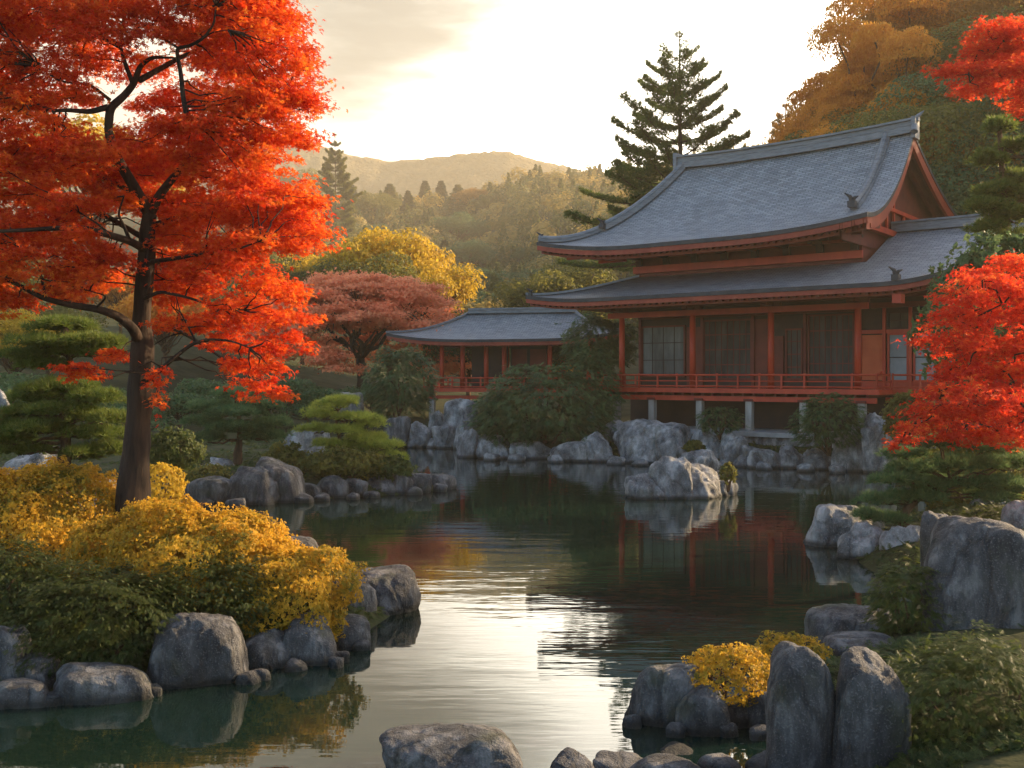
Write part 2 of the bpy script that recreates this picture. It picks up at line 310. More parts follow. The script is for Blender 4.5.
def water_mat():
    m, N, L = newmat('pond_water')
    out = N.new('ShaderNodeOutputMaterial'); p = N.new('ShaderNodeBsdfPrincipled'); L.new(p.outputs[0], out.inputs[0])
    p.inputs['Base Color'].default_value = (.005, .015, .0105, 1); p.inputs['Roughness'].default_value = .025; p.inputs['IOR'].default_value = 1.75; p.inputs['Specular IOR Level'].default_value = .6
    tc = N.new('ShaderNodeTexCoord')
    def nz(sc, st, det, rot=0):
        mp = N.new('ShaderNodeMapping'); mp.inputs['Scale'].default_value = st; mp.inputs['Rotation'].default_value = (0, 0, rot); L.new(tc.outputs['Object'], mp.inputs[0])
        n = N.new('ShaderNodeTexNoise'); n.inputs['Scale'].default_value = sc; n.inputs['Detail'].default_value = det; L.new(mp.outputs[0], n.inputs['Vector']); return n.outputs[0]
    a = nz(1.1, (.55, 2.4, 1), 3, .06); b = nz(3.4, (.45, 2.2, 1), 2, -.1); c = nz(.14, (1, 1.6, 1), 3)
    r = N.new('ShaderNodeMapRange'); r.inputs[1].default_value = .42; r.inputs[2].default_value = .62; r.inputs[3].default_value = .25; r.inputs[4].default_value = 1; L.new(c, r.inputs[0])
    s = N.new('ShaderNodeMath'); s.operation = 'MULTIPLY_ADD'; s.inputs[1].default_value = .32; L.new(b, s.inputs[0]); L.new(a, s.inputs[2])
    t = N.new('ShaderNodeMath'); t.operation = 'MULTIPLY'; L.new(s.outputs[0], t.inputs[0]); L.new(r.outputs[0], t.inputs[1])
    bp = N.new('ShaderNodeBump'); bp.inputs['Strength'].default_value = 1; bp.inputs['Distance'].default_value = .0075; L.new(t.outputs[0], bp.inputs['Height']); L.new(bp.outputs[0], p.inputs['Normal'])
    return m
g = Geo(); V = [(-60, -13, 0), (40, -13, 0), (40, 52, 0), (-60, 52, 0)]; g.add(V, [[0, 1, 2, 3]]); tag(obj('water', g.mesh('water', water_mat())), kind='structure')

# far wooded mountain: a real ridge about 430 m away
def ridge(name, prof, D, depth, seed, mat, bump=3.0):
    px = np.array([p[0] for p in prof]); py = np.array([p[1] for p in prof])
    s = np.linspace(px[0], px[-1], 420); top = np.interp(s, px, py)
    k = np.ones(15)/15; top = np.convolve(np.pad(top, 7, mode='edge'), k, 'valid')
    x = (s-512)*D/F; z = CH+(HY-top)*D/F; n = 60; G = np.zeros((len(s), n, 3))
    for j in range(n):
        t = j/(n-1); u = min(1, t/.82) if t < .82 else 1-(t-.82)/.18*.5
        G[:, j, 0] = x; G[:, j, 1] = D-depth+depth*1.15*t; G[:, j, 2] = -.6+(z+.6)*(u**1.15)
    q = G.reshape(-1, 3); dz = fbm(q*.011, seed, 6)*16*np.clip((q[:, 2]/z.max()), 0, 1)*.7+np.abs(fbm(q*.16, seed+3, 2))*bump*np.clip(q[:, 2]/20, 0, 1)
    w = 1-.75*np.exp(-((np.tile(np.arange(n), len(s))/(n-1)-.82)/.1)**2)
    q[:, 2] += dz*w
    gg = Geo(); gg.grid(q.reshape(G.shape)); return tag(obj(name, gg.mesh(name, mat, True)), kind='structure')
ridge('mountain', [(-400, 168), (0, 160), (180, 150), (250, 146), (290, 142), (330, 150), (370, 162), (400, 164), (440, 158), (490, 152), (530, 158), (560, 170), (600, 174), (650, 186), (720, 205), (900, 225), (1400, 215)], 900, 260, 4, M['hill'], 8.0)

def haze():
    m, N, L = newmat('haze_air'); out = N.new('ShaderNodeOutputMaterial'); v = N.new('ShaderNodeVolumePrincipled')
    v.inputs['Color'].default_value = (1.0, .88, .66, 1); v.inputs['Density'].default_value = HAZE_DENSITY; v.inputs['Anisotropy'].default_value = .25
    L.new(v.outputs[0], out.inputs['Volume']); gg = Geo(); gg.box(-1000, 1000, -16, 1010, -2.2, 232)
    tag(obj('haze', gg.mesh('haze', m)), kind='stuff')
haze()

# ------------------------------------------------------------------ the temple hall
def rail_run(G, p0, p1, z, h=.56, step=.95, rr=.035):
    p0 = np.array(p0, float); p1 = np.array(p1, float); Ln = np.linalg.norm(p1-p0); n = max(1, round(Ln/step))
    for zz, r in ((z+h, rr*1.25), (z+h*.56, rr*.8), (z+.10, rr)):
        G.tube([(*p0, zz), (*p1, zz)], r, 6)
    for k in range(n+1):
        q = p0+(p1-p0)*k/n; e = rr*.95; G.box(q[0]-e, q[0]+e, q[1]-e, q[1]+e, z, z+h*(.995 if k % 2 else 1.12))
def lattice_window(parent, u0, u1, z0, z1, v, nx, nz_, pane='glass', frame='brown'):
    g = Geo(); f = .07
    g.box(u0, u1, v-.05, v+.05, z0, z0+f); g.box(u0, u1, v-.05, v+.05, z1-f, z1); g.box(u0, u0+f, v-.052, v+.052, z0+f, z1-f); g.box(u1-f, u1, v-.052, v+.052, z0+f, z1-f)
    w = obj('window', g.mesh('window', M[frame]), parent)
    g = Geo(); g.box(u0+f, u1-f, v+.01, v+.03, z0+f, z1-f); obj('pane', g.mesh('pane', M[pane]), w)
    g = Geo()
    for i in range(1, nx): u = u0+(u1-u0)*i/nx; e = .013; g.box(u-e, u+e, v-.012, v+.008, z0+f, z1-f)
    for i in range(1, nz_): z = z0+(z1-z0)*i/nz_; e = .02; g.box(u0+f, u1-f, v-.016, v+.007, z-e, z+e)
    obj('lattice', g.mesh('lattice', M['brown' if frame == 'brown' and pane == 'glass' else 'dark']), w)
    return w
def roof_sheet(fn, ns, nt, thick, mats, name, parent, dens=1.0, edge_down=.16):
    """fn(s,t)->(u,v,z); top sheet with UVs in metres, and an underside `thick` lower"""
    S = np.linspace(0, 1, ns); T = np.linspace(0, 1, nt); G = np.array([[fn(s, t) for t in T] for s in S])
    uvx = G[:, :, 0]; dl = np.linalg.norm(np.diff(G, axis=1), axis=2); uvy = np.concatenate([np.zeros((ns, 1)), np.cumsum(dl, 1)], 1)
    def sheet(Gr, m, nm, flip=False, par=None):
        gg = Geo(); gg.grid(Gr[::-1] if flip else Gr); me = gg.mesh(nm, m, True); return obj(nm, me, par), me
    o, me = sheet(G, mats[0], name, False, parent)
    uvl = me.uv_layers.new(name='UVMap'); vi = np.zeros(len(me.loops), np.int32); me.loops.foreach_get('vertex_index', vi)
    uv = np.stack([uvx.ravel()[vi], uvy.ravel()[vi]], -1); uvl.data.foreach_set('uv', uv.astype(np.float32).ravel())
    gg = Geo(); B = G.copy(); B[:, :, 2] -= thick
    A = G.copy(); A[:, :, 2] -= .004
    for side in (np.stack([A[0], B[0]], 1), np.stack([B[-1], A[-1]], 1), np.stack([B[:, 0], A[:, 0]], 1), np.stack([A[:, -1], B[:, -1]], 1)): gg.grid(side)
    obj('eave_edge', gg.mesh('eave_edge', M['edge'], False), o)
    gg = Geo(); gg.grid(B[::-1]); obj('soffit', gg.mesh('soffit', mats[1], True), o)
    return o, G
def strip_along(Gl, w, h, dz=0):
    """rectangular-section trim following a polyline (u,v,z)"""
    P = np.asarray(Gl, float); T = np.gradient(P, axis=0); T[:, 2] = 0; T /= np.linalg.norm(T, axis=1)[:, None]+1e-9; Nn = np.stack([-T[:, 1], T[:, 0], T[:, 2]*0], -1)
    prof = [(-w/2, dz), (w/2, dz), (w/2, dz+h), (-w/2, dz+h)]
    V = np.stack([P+Nn*a+np.array([0, 0, b]) for a, b in prof], 1).reshape(-1, 3); n = len(P); i = np.arange(n-1)[:, None]*4; j = np.arange(4)[None]; j2 = (j+1) % 4
    return V, [np.stack([i+j, i+j2, i+4+j2, i+4+j], -1).reshape(-1, 4), np.array([[3, 2, 1, 0]]), np.array([[4*n-4, 4*n-3, 4*n-2, 4*n-1]])]

HA = -math.atan2(.613, .788)
hall = empty('temple_hall', (4.95, 45, 0), 'large two-tiered wooden temple hall with red posts and sweeping slate roofs on far shore', 'temple hall', rz=HA)
H0 = CH
# walls of the lower storey
DK = 2.80
g = Geo()
def wallpanel(u0, u1, v, z0, z1, th=.12): g.box(u0, u1, v, v+th, z0, z1)
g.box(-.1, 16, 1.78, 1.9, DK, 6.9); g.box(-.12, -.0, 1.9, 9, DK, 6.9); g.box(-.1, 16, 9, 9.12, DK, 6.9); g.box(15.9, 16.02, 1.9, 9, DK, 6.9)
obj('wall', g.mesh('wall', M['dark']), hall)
g = Geo()
for a_, b_, c_ in ((2.36, 3.12, 5.5), (5.62, 6.2, 5.75), (6.24, 6.9, 5.0)):
    g = Geo(); g.box(a_, b_, 1.66, 1.76, DK, c_); obj('wall_panel', g.mesh('wall_panel', M['brown']), hall)
g = Geo(); g.box(10.2, 11.02, 1.62, 1.76, DK+.35, 4.95); o = obj('wall_panel', g.mesh('wall_panel', M['panel']), hall); o['label'] = 'plain orange plaster panel beside the end windows'
lattice_window(hall, .05, 2.3, 3.25, 5.6, 1.66, 4, 3, 'paper2')
lattice_window(hall, 3.2, 5.5, 3.15, 5.78, 1.66, 8, 4, 'glass')
lattice_window(hall, 7.97, 9.9, 3.15, 5.85, 1.66, 8, 4, 'glass')
lattice_window(hall, 7.0, 7.75, 3.15, 5.3, 1.66, 3, 4, 'glass')
for a, b in ((11.22, 12.02), (12.2, 13.1), (13.3, 14.2)):
    w = lattice_window(hall, a, b, DK+.3, 5.0, 1.62, 1, 2, 'paper', 'red')
lattice_window(hall, 11.2, 14.2, 5.15, 5.85, 1.64, 6, 2, 'glass', 'dark')
g = Geo()
for z0, z1 in ((5.0, 5.15), (DK, DK+.28)): g.box(10.15, 15.9, 1.56, 1.62, z0, z1)
for u in (10.1, 11.1, 12.1, 13.2, 14.3): g.box(u-.06, u+.06, 1.52, 1.62, DK, 6.0)
obj('wall_frame', g.mesh('wall_frame', M['red']), hall)
g = Geo()
for u in (3.16, 5.56, 7.86, 9.98, .0): g.box(u-.06, u+.06, 1.55, 1.65, DK, 5.9)
g.box(-.06, 10.04, 1.5, 1.6, 5.903, 6.05)
obj('wall_frame', g.mesh('wall_frame', M['brown']), hall)
# columns
for i, u in enumerate((0, 3.53, 7.07, 10.6)):
    g = Geo(); g.tube([(u, 0, DK), (u, 0, 5.92)], [.135, .125], 16); obj('column', g.mesh('column', M['red'], True), hall)
g = Geo(); g.tube([(14.9, .6, DK), (14.9, .6, 5.92)], .13, 16); obj('column', g.mesh('column', M['red'], True), hall)
# beams
g = Geo(); g.box(-.7, 11.0, -.09, .09, 5.9, 6.14); obj('beam', g.mesh('beam', M['red']), hall)
g = Geo(); g.box(-.9, 15.6, -.14, .14, 6.30, 6.5); g.box(-.9, -.7, -.1, 9, 6.2, 6.45); g.box(10.9, 15.6, .5, .68, 5.95, 6.15); obj('beam', g.mesh('beam', M['brown']), hall)
for u in (0, 3.53, 7.07, 10.6):
    g = Geo(); g.box(u-.42, u+.42, -.11, .11, 6.14, 6.3); g.box(u-.13, u+.13, -.75, .6, 6.17, 6.32); obj('bracket', g.mesh('bracket', M['brown']), hall)
# veranda
g = Geo(); g.box(-.25, 11.75, -1.25, 1.8, DK-.1, DK); g.box(11.75, 16.0, .35, 1.8, DK-.1, DK); obj('veranda_deck', g.mesh('veranda_deck', M['red']), hall)
g = Geo(); g.box(-.33, 11.83, -1.33, -1.25, DK-.17, DK+.02); g.box(-.15, 11.65, -1.12, -.98, DK-.5, DK-.3); g.box(11.75, 11.83, -1.25, .35, DK-.17, DK+.02); g.box(11.83, 16, .27, .35, DK-.17, DK+.02); g.box(11.5, 16, .45, .6, DK-.5, DK-.3)
g.box(-.33, -.25, -1.25, 1.8, DK-.17, DK+.02)
obj('deck_beam', g.mesh('deck_beam', M['red']), hall)
g = Geo()
for u in np.arange(.1, 11.7, .45): g.box(u-.05, u+.05, -1.2, 1.2, DK-.28, DK-.12)
obj('joists', g.mesh('joists', M['brown']), hall)
g = Geo(); rail_run(g, (-.25, -1.2), (11.7, -1.2), DK); rail_run(g, (11.7, -1.2), (11.7, .3), DK); rail_run(g, (11.8, .36), (15.8, .36), DK); rail_run(g, (-.25, -1.2), (-.25, 1.6), DK)
obj('railing', g.mesh('railing', M['red'], False), hall)
for uu in (-.55, 11.95):
    g = Geo(); g.tube([(uu*.5 if uu < 0 else 11.8, -1.2, DK+.6), (uu, -1.3, DK+.70)], .04, 6); obj('rail_end', g.mesh('rail_end', M['red']), hall)
# under-floor posts on foot stones, shade of the recess behind painted as a near-black sheet
for u in (.35, 2.15, 4.4, 6.6, 8.85, 11.1):
    g = Geo(); g.box(u-.13, u+.13, -1.13, -.87, .3, DK-.5); p = obj('support_post', g.mesh('support_post', M['post']), hall)
    g = Geo(); g.box(u-.19, u+.19, -1.19, -.81, DK-.5, DK-.4); obj('cap', g.mesh('cap', M['brown']), p)
for u in (12.8, 15.2):
    g = Geo(); g.box(u-.12, u+.12, .5, .74, .3, DK-.5); obj('support_post', g.mesh('support_post', M['post']), hall)
g = Geo(); g.box(-.1, 16, .9, 1.05, .3, DK-.28); obj('underfloor_shade_sheet', g.mesh('underfloor_shade_sheet', M['dark']), hall)

# lower roof ---------------------------------------------------------------
def low_u(s, t):     # left edge runs in as a hip
    uL = -3.55+4.15*t; return uL+(15.9-uL)*s
NS, NT = 90, 16
def low_z(v): return H0+3.27+1.08*(max(0, (v+2.5))/3)**1.18
def low_fn(s, t):
    v = -2.5+3.0*t; u = low_u(s, t); z = low_z(v)
    z += .85*max(0, (u-12.0)/3.9)**2.2*(1-t)**1.2 + .28*max(0, (-u)/3.5)**2*(1-t)**1.5
    return (u, v, z)
lr, LG = roof_sheet(low_fn, NS, NT, .16, (M['roof'], M['brown']), 'lower_roof', hall)
def wing_fn(s, t):   # the roof carries on up past the corner of the upper storey
    v = .5+3.3*t; u = 10.75+(15.9-10.75)*s; return (u, v, low_z(v))
wr, WG = roof_sheet(wing_fn, 24, 12, .16, (M['roof'], M['brown']), 'wing_roof', hall)
def wingb_fn(s, t):
    v = 3.8+4.8*t; u = 15.9+(10.75-15.9)*s; return (u, v, low_z(3.8)-(low_z(3.8)-H0-3.3)*t**.85)
roof_sheet(wingb_fn, 24, 10, .16, (M['roof'], M['brown']), 'wing_roof', hall)
def lowl_fn(s, t):   # left hip slope
    v = (-2.5+3.0*t)+s*(11.5-2*(3.0*t)+0); u = -3.55+4.15*t; z = low_z(-2.5+3*t)+.28*(abs(s-.5)*2)**6*(1-t)**1.5; return (u, v, z)
roof_sheet(lambda s, t: lowl_fn(1-s, t), 30, 12, .16, (M['roof'], M['brown']), 'lower_roof', hall)
def lowb_fn(s, t): v = 9.0-3.0*t; uL = -3.55+4.15*t; return (11.0-(11.0-uL)*s, v, low_z(-2.5+3*t))
roof_sheet(lowb_fn, 20, 8, .16, (M['roof'], M['brown']), 'lower_roof', hall)
g = Geo(); e = LG[:, 0].copy(); e[:, 1] += .10; e[:, 2] -= .34; V, Fc = strip_along(e, .10, .175); g.add(V, Fc)
e = LG[:, 0].copy(); e[:, 1] += .42; e[:, 2] -= .46; V, Fc = strip_along(e, .12, .14); g.add(V, Fc); obj('fascia', g.mesh('fascia', M['fascia']), lr)
g = Geo()
for k, u in enumerate(np.arange(-3.3, 15.8, .30)):
    s = (u+3.55)/19.45; z = low_fn(s, 0)[2]; g.add([(u-.05, -2.35, z-.42), (u+.05, -2.35, z-.42), (u+.05, -2.35, z-.30), (u-.05, -2.35, z-.30), (u-.05, .0, H0+3.35), (u+.05, .0, H0+3.35), (u+.05, .0, H0+3.5), (u-.05, .0, H0+3.5)],
          [[0, 1, 2, 3], [4, 7, 6, 5], [0, 4, 5, 1], [3, 2, 6, 7], [0, 3, 7, 4], [1, 5, 6, 2]])
obj('rafters', g.mesh('rafters', M['brown']), lr)
def ornament(parent, p, s=1.0, name='roof_ornament'):
    g = Geo(); x, y, z = p
    g.box(x-.13*s, x+.13*s, y-.14*s, y+.14*s, z, z+.22*s); g.tube([(x, y, z+.2*s), (x-.05*s, y-.08*s, z+.38*s), (x-.2*s, y-.2*s, z+.50*s)], [.10*s, .07*s, .02*s], 8)
    g.tube([(x, y, z+.2*s), (x+.1*s, y-.05*s, z+.33*s), (x+.25*s, y-.1*s, z+.36*s)], [.09*s, .06*s, .02*s], 8)
    return obj(name, g.mesh(name, M['edge'], False), parent)
q = low_fn((12.75+3.55)/19.45, 0); ornament(hall, (q[0], q[1]+.12, q[2]), 1.0); ornament(hall, tuple(LG[1, 0]+np.array([0, .1, 0])), .7)
g = Geo(); g.box(q[0]-.16, q[0]+.16, -2.32, -1.9, q[2]-.78, q[2]-.46); obj('bracket', g.mesh('bracket', M['red']), hall)
g = Geo(); V, Fc = strip_along(LG[0, :, :], .16, .10, .02); g.add(V, Fc); obj('hip_cap', g.mesh('hip_cap', M['tilecap']), lr)
g = Geo(); cap = WG[:, -1].copy(); V, Fc = strip_along(cap, .42, .34, -.02); g.add(V, Fc); cap2 = cap.copy(); cap2[:, 2] += .3; V, Fc = strip_along(cap2, .56, .08, 0.03); g.add(V, Fc); obj('ridge', g.mesh('ridge', M['tilecap']), wr)

# upper storey --------------------------------------------------------------
g = Geo(); g.box(.35, 10.55, .62, 8.3, H0+3.9, H0+6.1); obj('upper_wall', g.mesh('upper_wall', M['brown']), hall)
g = Geo(); g.box(.3, 10.6, .46, .60, H0+4.52, H0+4.82); g.box(.3, 10.6, .50, .60, H0+5.18, H0+5.30); obj('upper_beam', g.mesh('upper_beam', M['red']), hall)
g = Geo(); g.box(.2, 10.7, -.25, .1, H0+5.38, H0+5.52); g.box(-.6, 11.0, -.75, -.6, H0+5.28, H0+5.42); obj('upper_beam', g.mesh('upper_beam', M['brown']), hall)
for u in np.linspace(.6, 10.3, 8):
    g = Geo(); g.box(u-.1, u+.1, -.6, .62, H0+5.10, H0+5.28); g.box(u-.34, u+.34, .36, .52, H0+5.3, H0+5.44); g.box(u-.14, u+.14, .40, .60, H0+4.85, H0+5.16); g.box(u-.09, u+.09, -.95, -.4, H0+5.22, H0+5.34)
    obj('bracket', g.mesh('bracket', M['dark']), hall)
# upper roof ----------------------------------------------------------------
def up_g(t): return .20*t+.80*t**2.0
def upL(t): return -3.45+4.3*t**1.0
UR = 11.55
def up_fn(s, t):
    v = -1.8+5.8*t; uL = upL(t); u = uL+(UR-uL)*s; z = H0+5.50+(9.75-5.50)*up_g(t)
    z += (.55*max(0, 1-(u+3.45)/5.5)**2.2+.42*max(0, (u-5.5)/6.05)**2.4)*(1-t)**1.6
    z += (.20*max(0, (u-5.5)/6)**2.0+.10*max(0, 1-(u-.8)/3)**2)*t**1.5
    return (u, v, z)
ur, UG = roof_sheet(up_fn, 80, 36, .17, (M['roof'], M['brown']), 'upper_roof', hall)
def upb_fn(s, t):
    v = 13.4-9.4*t; uL = upL(t); u = UR+(uL-UR)*s; f = up_fn((u-uL)/(UR-uL), 1)[2]; zt = H0+6.9; return (u, v, zt+(f-zt)*(.35*t+.65*t*t))
ub, UB = roof_sheet(upb_fn, 50, 26, .17, (M['roof'], M['brown']), 'upper_roof', hall)
def upl_fn(s, t):    # left hip slope below the ridge end
    a = UG[0, int(round(t*35))]; b = UB[-1, int(round(t*25))]; p = a+(b-a)*s; return tuple(p)
roof_sheet(lambda s, t: upl_fn(1-s, t), 16, 36, .17, (M['roof'], M['brown']), 'upper_roof', hall)
g = Geo(); e = UG[:, 0].copy(); e[:, 1] += .09; e[:, 2] -= .38; V, Fc = strip_along(e, .10, .205); g.add(V, Fc)
e = UG[:, 0].copy(); e[:, 1] += .45; e[:, 2] -= .52; V, Fc = strip_along(e, .12, .16); g.add(V, Fc); obj('fascia', g.mesh('fascia', M['fascia']), ur)
g = Geo()
for u in np.arange(-3.2, 11.4, .30):
    z = up_fn((u+3.45)/15.0, 0)[2]; g.add([(u-.05, -1.65, z-.46), (u+.05, -1.65, z-.46), (u+.05, -1.65, z-.34), (u-.05, -1.65, z-.34), (u-.05, .6, H0+5.62), (u+.05, .6, H0+5.62), (u+.05, .6, H0+5.75), (u-.05, .6, H0+5.75)],
          [[0, 1, 2, 3], [4, 7, 6, 5], [0, 4, 5, 1], [3, 2, 6, 7], [0, 3, 7, 4], [1, 5, 6, 2]])
obj('rafters', g.mesh('rafters', M['brown']), ur)
# stepped bracket tips beneath the left corner
g = Geo()
for k in range(4): g.box(-2.7+k*.75, -2.35+k*.75, -1.2+.12*k, -.2+.1*k, H0+5.38-.10*k, H0+5.52-.10*k)
g.box(-2.4, .4, -.9, -.72, H0+5.22, H0+5.36); g.box(-1.0, .4, -.4, -.25, H0+5.0, H0+5.15); obj('bracket', g.mesh('bracket', M['red']), hall)
# main ridge: stacked tile courses
rp = UG[:, -1].copy(); rp[0, 0] -= .15; g = Geo()
for k, (w_, h_, z_) in enumerate(((.52, .14, -.05), (.44, .14, .10), (.48, .05, .245), (.42, .14, .30), (.62, .09, .445))):
    V, Fc = strip_along(rp+np.array([0, 0, z_]), w_, h_); g.add(V, Fc)
rg = obj('ridge', g.mesh('ridge', M['tilecap']), hall)
re_ = UG[-1, -1]; g = Geo(); g.box(re_[0]-.05, re_[0]+.12, re_[1]-.3, re_[1]+.3, re_[2]-.3, re_[2]+.58); g.tube([(re_[0]+.08, re_[1], re_[2]+.45), (re_[0]+.15, re_[1], re_[2]+.62), (re_[0]+.38, re_[1], re_[2]+.8)], [.16, .10, .02], 8)
g.tube([(re_[0]+.1, re_[1]-.3, re_[2]+.2), (re_[0]+.12, re_[1]-.45, re_[2]-.1)], [.12, .16], 8); obj('ridge_end_tile', g.mesh('ridge_end_tile', M['tilecap']), rg)
ls = UG[0, -1]; g = Geo(); g.box(ls[0]-.3, ls[0]-.12, ls[1]-.3, ls[1]+.3, ls[2]-.25, ls[2]+.66); obj('ridge_end_tile', g.mesh('ridge_end_tile', M['tilecap']), rg)
# descending ridges on both ends
def desc(P, nm='descending_ridge', w=.34, h=.24):
    g = Geo(); V, Fc = strip_along(P, w, h, 0.0); g.add(V, Fc); Q = np.asarray(P)+np.array([0, 0, h+.05]); g.tube(Q, .13, 8)
    return obj(nm, g.mesh(nm, M['tilecap'], False), hall)
i0 = 15; P = UG[0, i0:].copy(); P[:, 0] += .25; o = desc(P); ornament(o, tuple(P[0]+np.array([-.02, -.18, .08])), .9)
P = UG[0, :i0+1].copy(); P[:, 0] += .12; o = desc(P, 'corner_ridge', .22, .12); ornament(o, tuple(P[0]+np.array([.05, .12, .05])), .75)
P = np.array([up_fn((u-upL(t))/(UR-upL(t)), t) for t, u in [(t, UR-1.25+.15*t) for t in np.linspace(.36, 1, 26)]]); o = desc(P, 'descending_ridge', .36, .22); ornament(o, tuple(P[0]+np.array([0, -.22, .05])), 1.1)
# gable on the right end: boards following both slopes, recessed pediment
for Gv in (UG[-1], UB[0]):
    g = Geo(); P = Gv.copy(); P[:, 0] += .0; zt = .0
    a = P.copy(); a[:, 0] = UR-.03; b = a.copy(); a[:, 2] -= .175; b[:, 2] -= .62
    c = a.copy(); d = b.copy(); c[:, 0] -= .12; d[:, 0] -= .12
    for s_ in (np.stack([a, b], 1), np.stack([d, c], 1), np.stack([c, a], 1), np.stack([b, d], 1)): g.grid(s_)
    obj('bargeboard', g.mesh('bargeboard', M['fascia']), hall)
    g = Geo(); a[:, 0] -= .45; b = a.copy(); b[:, 2] -= .5; c = a.copy(); d = b.copy(); c[:, 0] -= .1; d[:, 0] -= .1
    for s_ in (np.stack([a, b], 1), np.stack([d, c], 1), np.stack([b, d], 1)): g.grid(s_)
    obj('inner_gable_board', g.mesh('inner_gable_board', M['brown']), hall)
g = Geo(); top = np.concatenate([UG[-1], UB[0][::-1]]); top = top[np.argsort(top[:, 1], kind='stable')]; a = top.copy(); a[:, 0] = 10.62; a[:, 2] -= .18; b = a.copy(); b[:, 2] = np.minimum(H0+5.0, a[:, 2]-.05)
g.grid(np.stack([b, a], 1)); c = a.copy(); d = b.copy(); c[:, 0] -= .1; d[:, 0] -= .1; g.grid(np.stack([c, d], 1)); ped = obj('gable_wall', g.mesh('gable_wall', M['brown']), hall)
g = Geo(); g.box(10.7, 10.95, .35, 10.5, H0+5.62, H0+5.86); g.box(10.66, 10.8, 1.9, 7.8, H0+6.7, H0+6.86); 
for v in (2.2, 3.1, 4.0, 5.4, 6.8): g.box(10.66, 10.76, v-.07, v+.07, H0+5.86, H0+6.7+max(0, 1.2-abs(v-4))*.8)
obj('gable_strut', g.mesh('gable_strut', M['red']), ped)
# stone terrace below the veranda
sp = at(768, 452, 37.3)
tr = empty('stone_terrace', (0, 0, 0), 'low stone terrace with a flat pale slab edge under the dark opening of the veranda', 'terrace')
g = Geo(); c = math.cos(HA); s = math.sin(HA)
def hl(u, v): return (4.95+.788*u+.613*v, 45-.613*u+.788*v)
def hbox(g, u0, u1, v0, v1, z0, z1):
    V = [(*hl(u, v), z) for u in (u0, u1) for v in (v0, v1) for z in (z0, z1)]; g.add(V, [[0, 1, 3, 2], [4, 6, 7, 5], [0, 4, 5, 1], [2, 3, 7, 6], [0, 2, 6, 4], [1, 5, 7, 3]])
hbox(g, -.5, 16, -1.9, 9, .95, 1.12); obj('slab', g.mesh('slab', M['stone']), tr)
g = Geo(); hbox(g, -.4, 15.9, -1.75, 8.9, -.3, .947); obj('base_wall', g.mesh('base_wall', M['rockf']), tr)

# ------------------------------------------------------------------ the small pavilion
PA = -.24
pav = empty('pavilion', (-4.2, 60, 0), 'small open red pavilion with one slate roof, left of the large hall', 'pavilion', rz=PA)
PD = 2.55
pu = (0, 1.3, 2.75, 3.85, 6.6, 8.9)
for u in pu:
    g = Geo(); g.tube([(u, 0, PD), (u, 0, 5.3)], .14, 14); obj('column', g.mesh('column', M['red'], True), pav)
for u in (0, 3.0, 6.6, 8.9):
    g = Geo(); g.tube([(u, 4.2, PD), (u, 4.2, 5.3)], .14, 12); obj('column', g.mesh('column', M['red'], True), pav)
g = Geo(); g.box(-.3, 9.2, -.1, .1, 5.05, 5.3); g.box(-.3, 9.2, 4.1, 4.3, 5.05, 5.3); g.box(-.1, .1, .1, 4.1, 5.05, 5.3); obj('beam', g.mesh('beam', M['brown']), pav)
g = Geo(); g.box(1.45, 3.7, 1.4, 1.5, PD, 5.3); g.box(3.85, 6.3, 1.5, 1.6, PD, 5.3); obj('wall', g.mesh('wall', M['dark']), pav)
g = Geo(); g.box(4.0, 4.9, 1.38, 1.48, PD+.2, 4.9); g.box(5.1, 6.1, 1.38, 1.48, PD+.2, 4.9); obj('wall_panel', g.mesh('wall_panel', M['brown']), pav)
g = Geo(); g.box(-.9, 9.6, -.9, 5, PD-.12, PD); obj('deck', g.mesh('deck', M['red']), pav)
g = Geo(); g.box(-.95, 9.65, -.98, -.9, PD-.2, PD+.02); g.box(-.75, 9.5, -.7, -.55, PD-.62, PD-.42); g.box(-.98, -.9, -.9, 5, PD-.2, PD+.02); obj('deck_beam', g.mesh('deck_beam', M['red']), pav)
g = Geo(); rail_run(g, (-.85, -.85), (9.6, -.85), PD, .62, .9, .04); rail_run(g, (-.85, -.85), (-.85, 4.9), PD, .62, .9, .04); obj('railing', g.mesh('railing', M['red']), pav)
for u in (-.4, 3.0, 6.4, 9.2):
    g = Geo(); g.box(u-.16, u+.16, -.8, -.48, 0, PD-.62); obj('support_post', g.mesh('support_post', M['post']), pav)
def pv_fn(s, t):
    uL = -2.9+4.0*t; uR = 10.9-3.2*t; u = uL+(uR-uL)*s; v = -1.7+3.8*t; x = abs(s-.5)*2
    return (u, v, H0+2.0+1.75*(.35*t+.65*t*t)+.42*x**3.5*(1-t)**1.4)
pr, PG = roof_sheet(pv_fn, 50, 18, .16, (M['roof'], M['brown']), 'roof', pav)
def pvb_fn(s, t): a = pv_fn(1-s, t); return (a[0], 4.2-a[1], a[2])
pb, PB = roof_sheet(pvb_fn, 50, 18, .16, (M['roof'], M['brown']), 'roof', pav)
def pvl(s, t): k = int(round(t*17)); p = PG[0, k]+(PB[-1, k]-PG[0, k])*s; return tuple(p)
def pvr(s, t): k = int(round(t*17)); p = PG[-1, k]+(PB[0, k]-PG[-1, k])*s; return tuple(p)
roof_sheet(lambda s, t: pvl(1-s, t), 12, 18, .16, (M['roof'], M['brown']), 'roof', pav); roof_sheet(pvr, 12, 18, .16, (M['roof'], M['brown']), 'roof', pav)
g = Geo()
for w_, h_, z_ in ((.5, .22, -.03), (.62, .1, .19)): V, Fc = strip_along(PG[:, -1]+np.array([0, 0, z_]), w_, h_); g.add(V, Fc)
obj('ridge', g.mesh('ridge', M['tilecap']), pr)
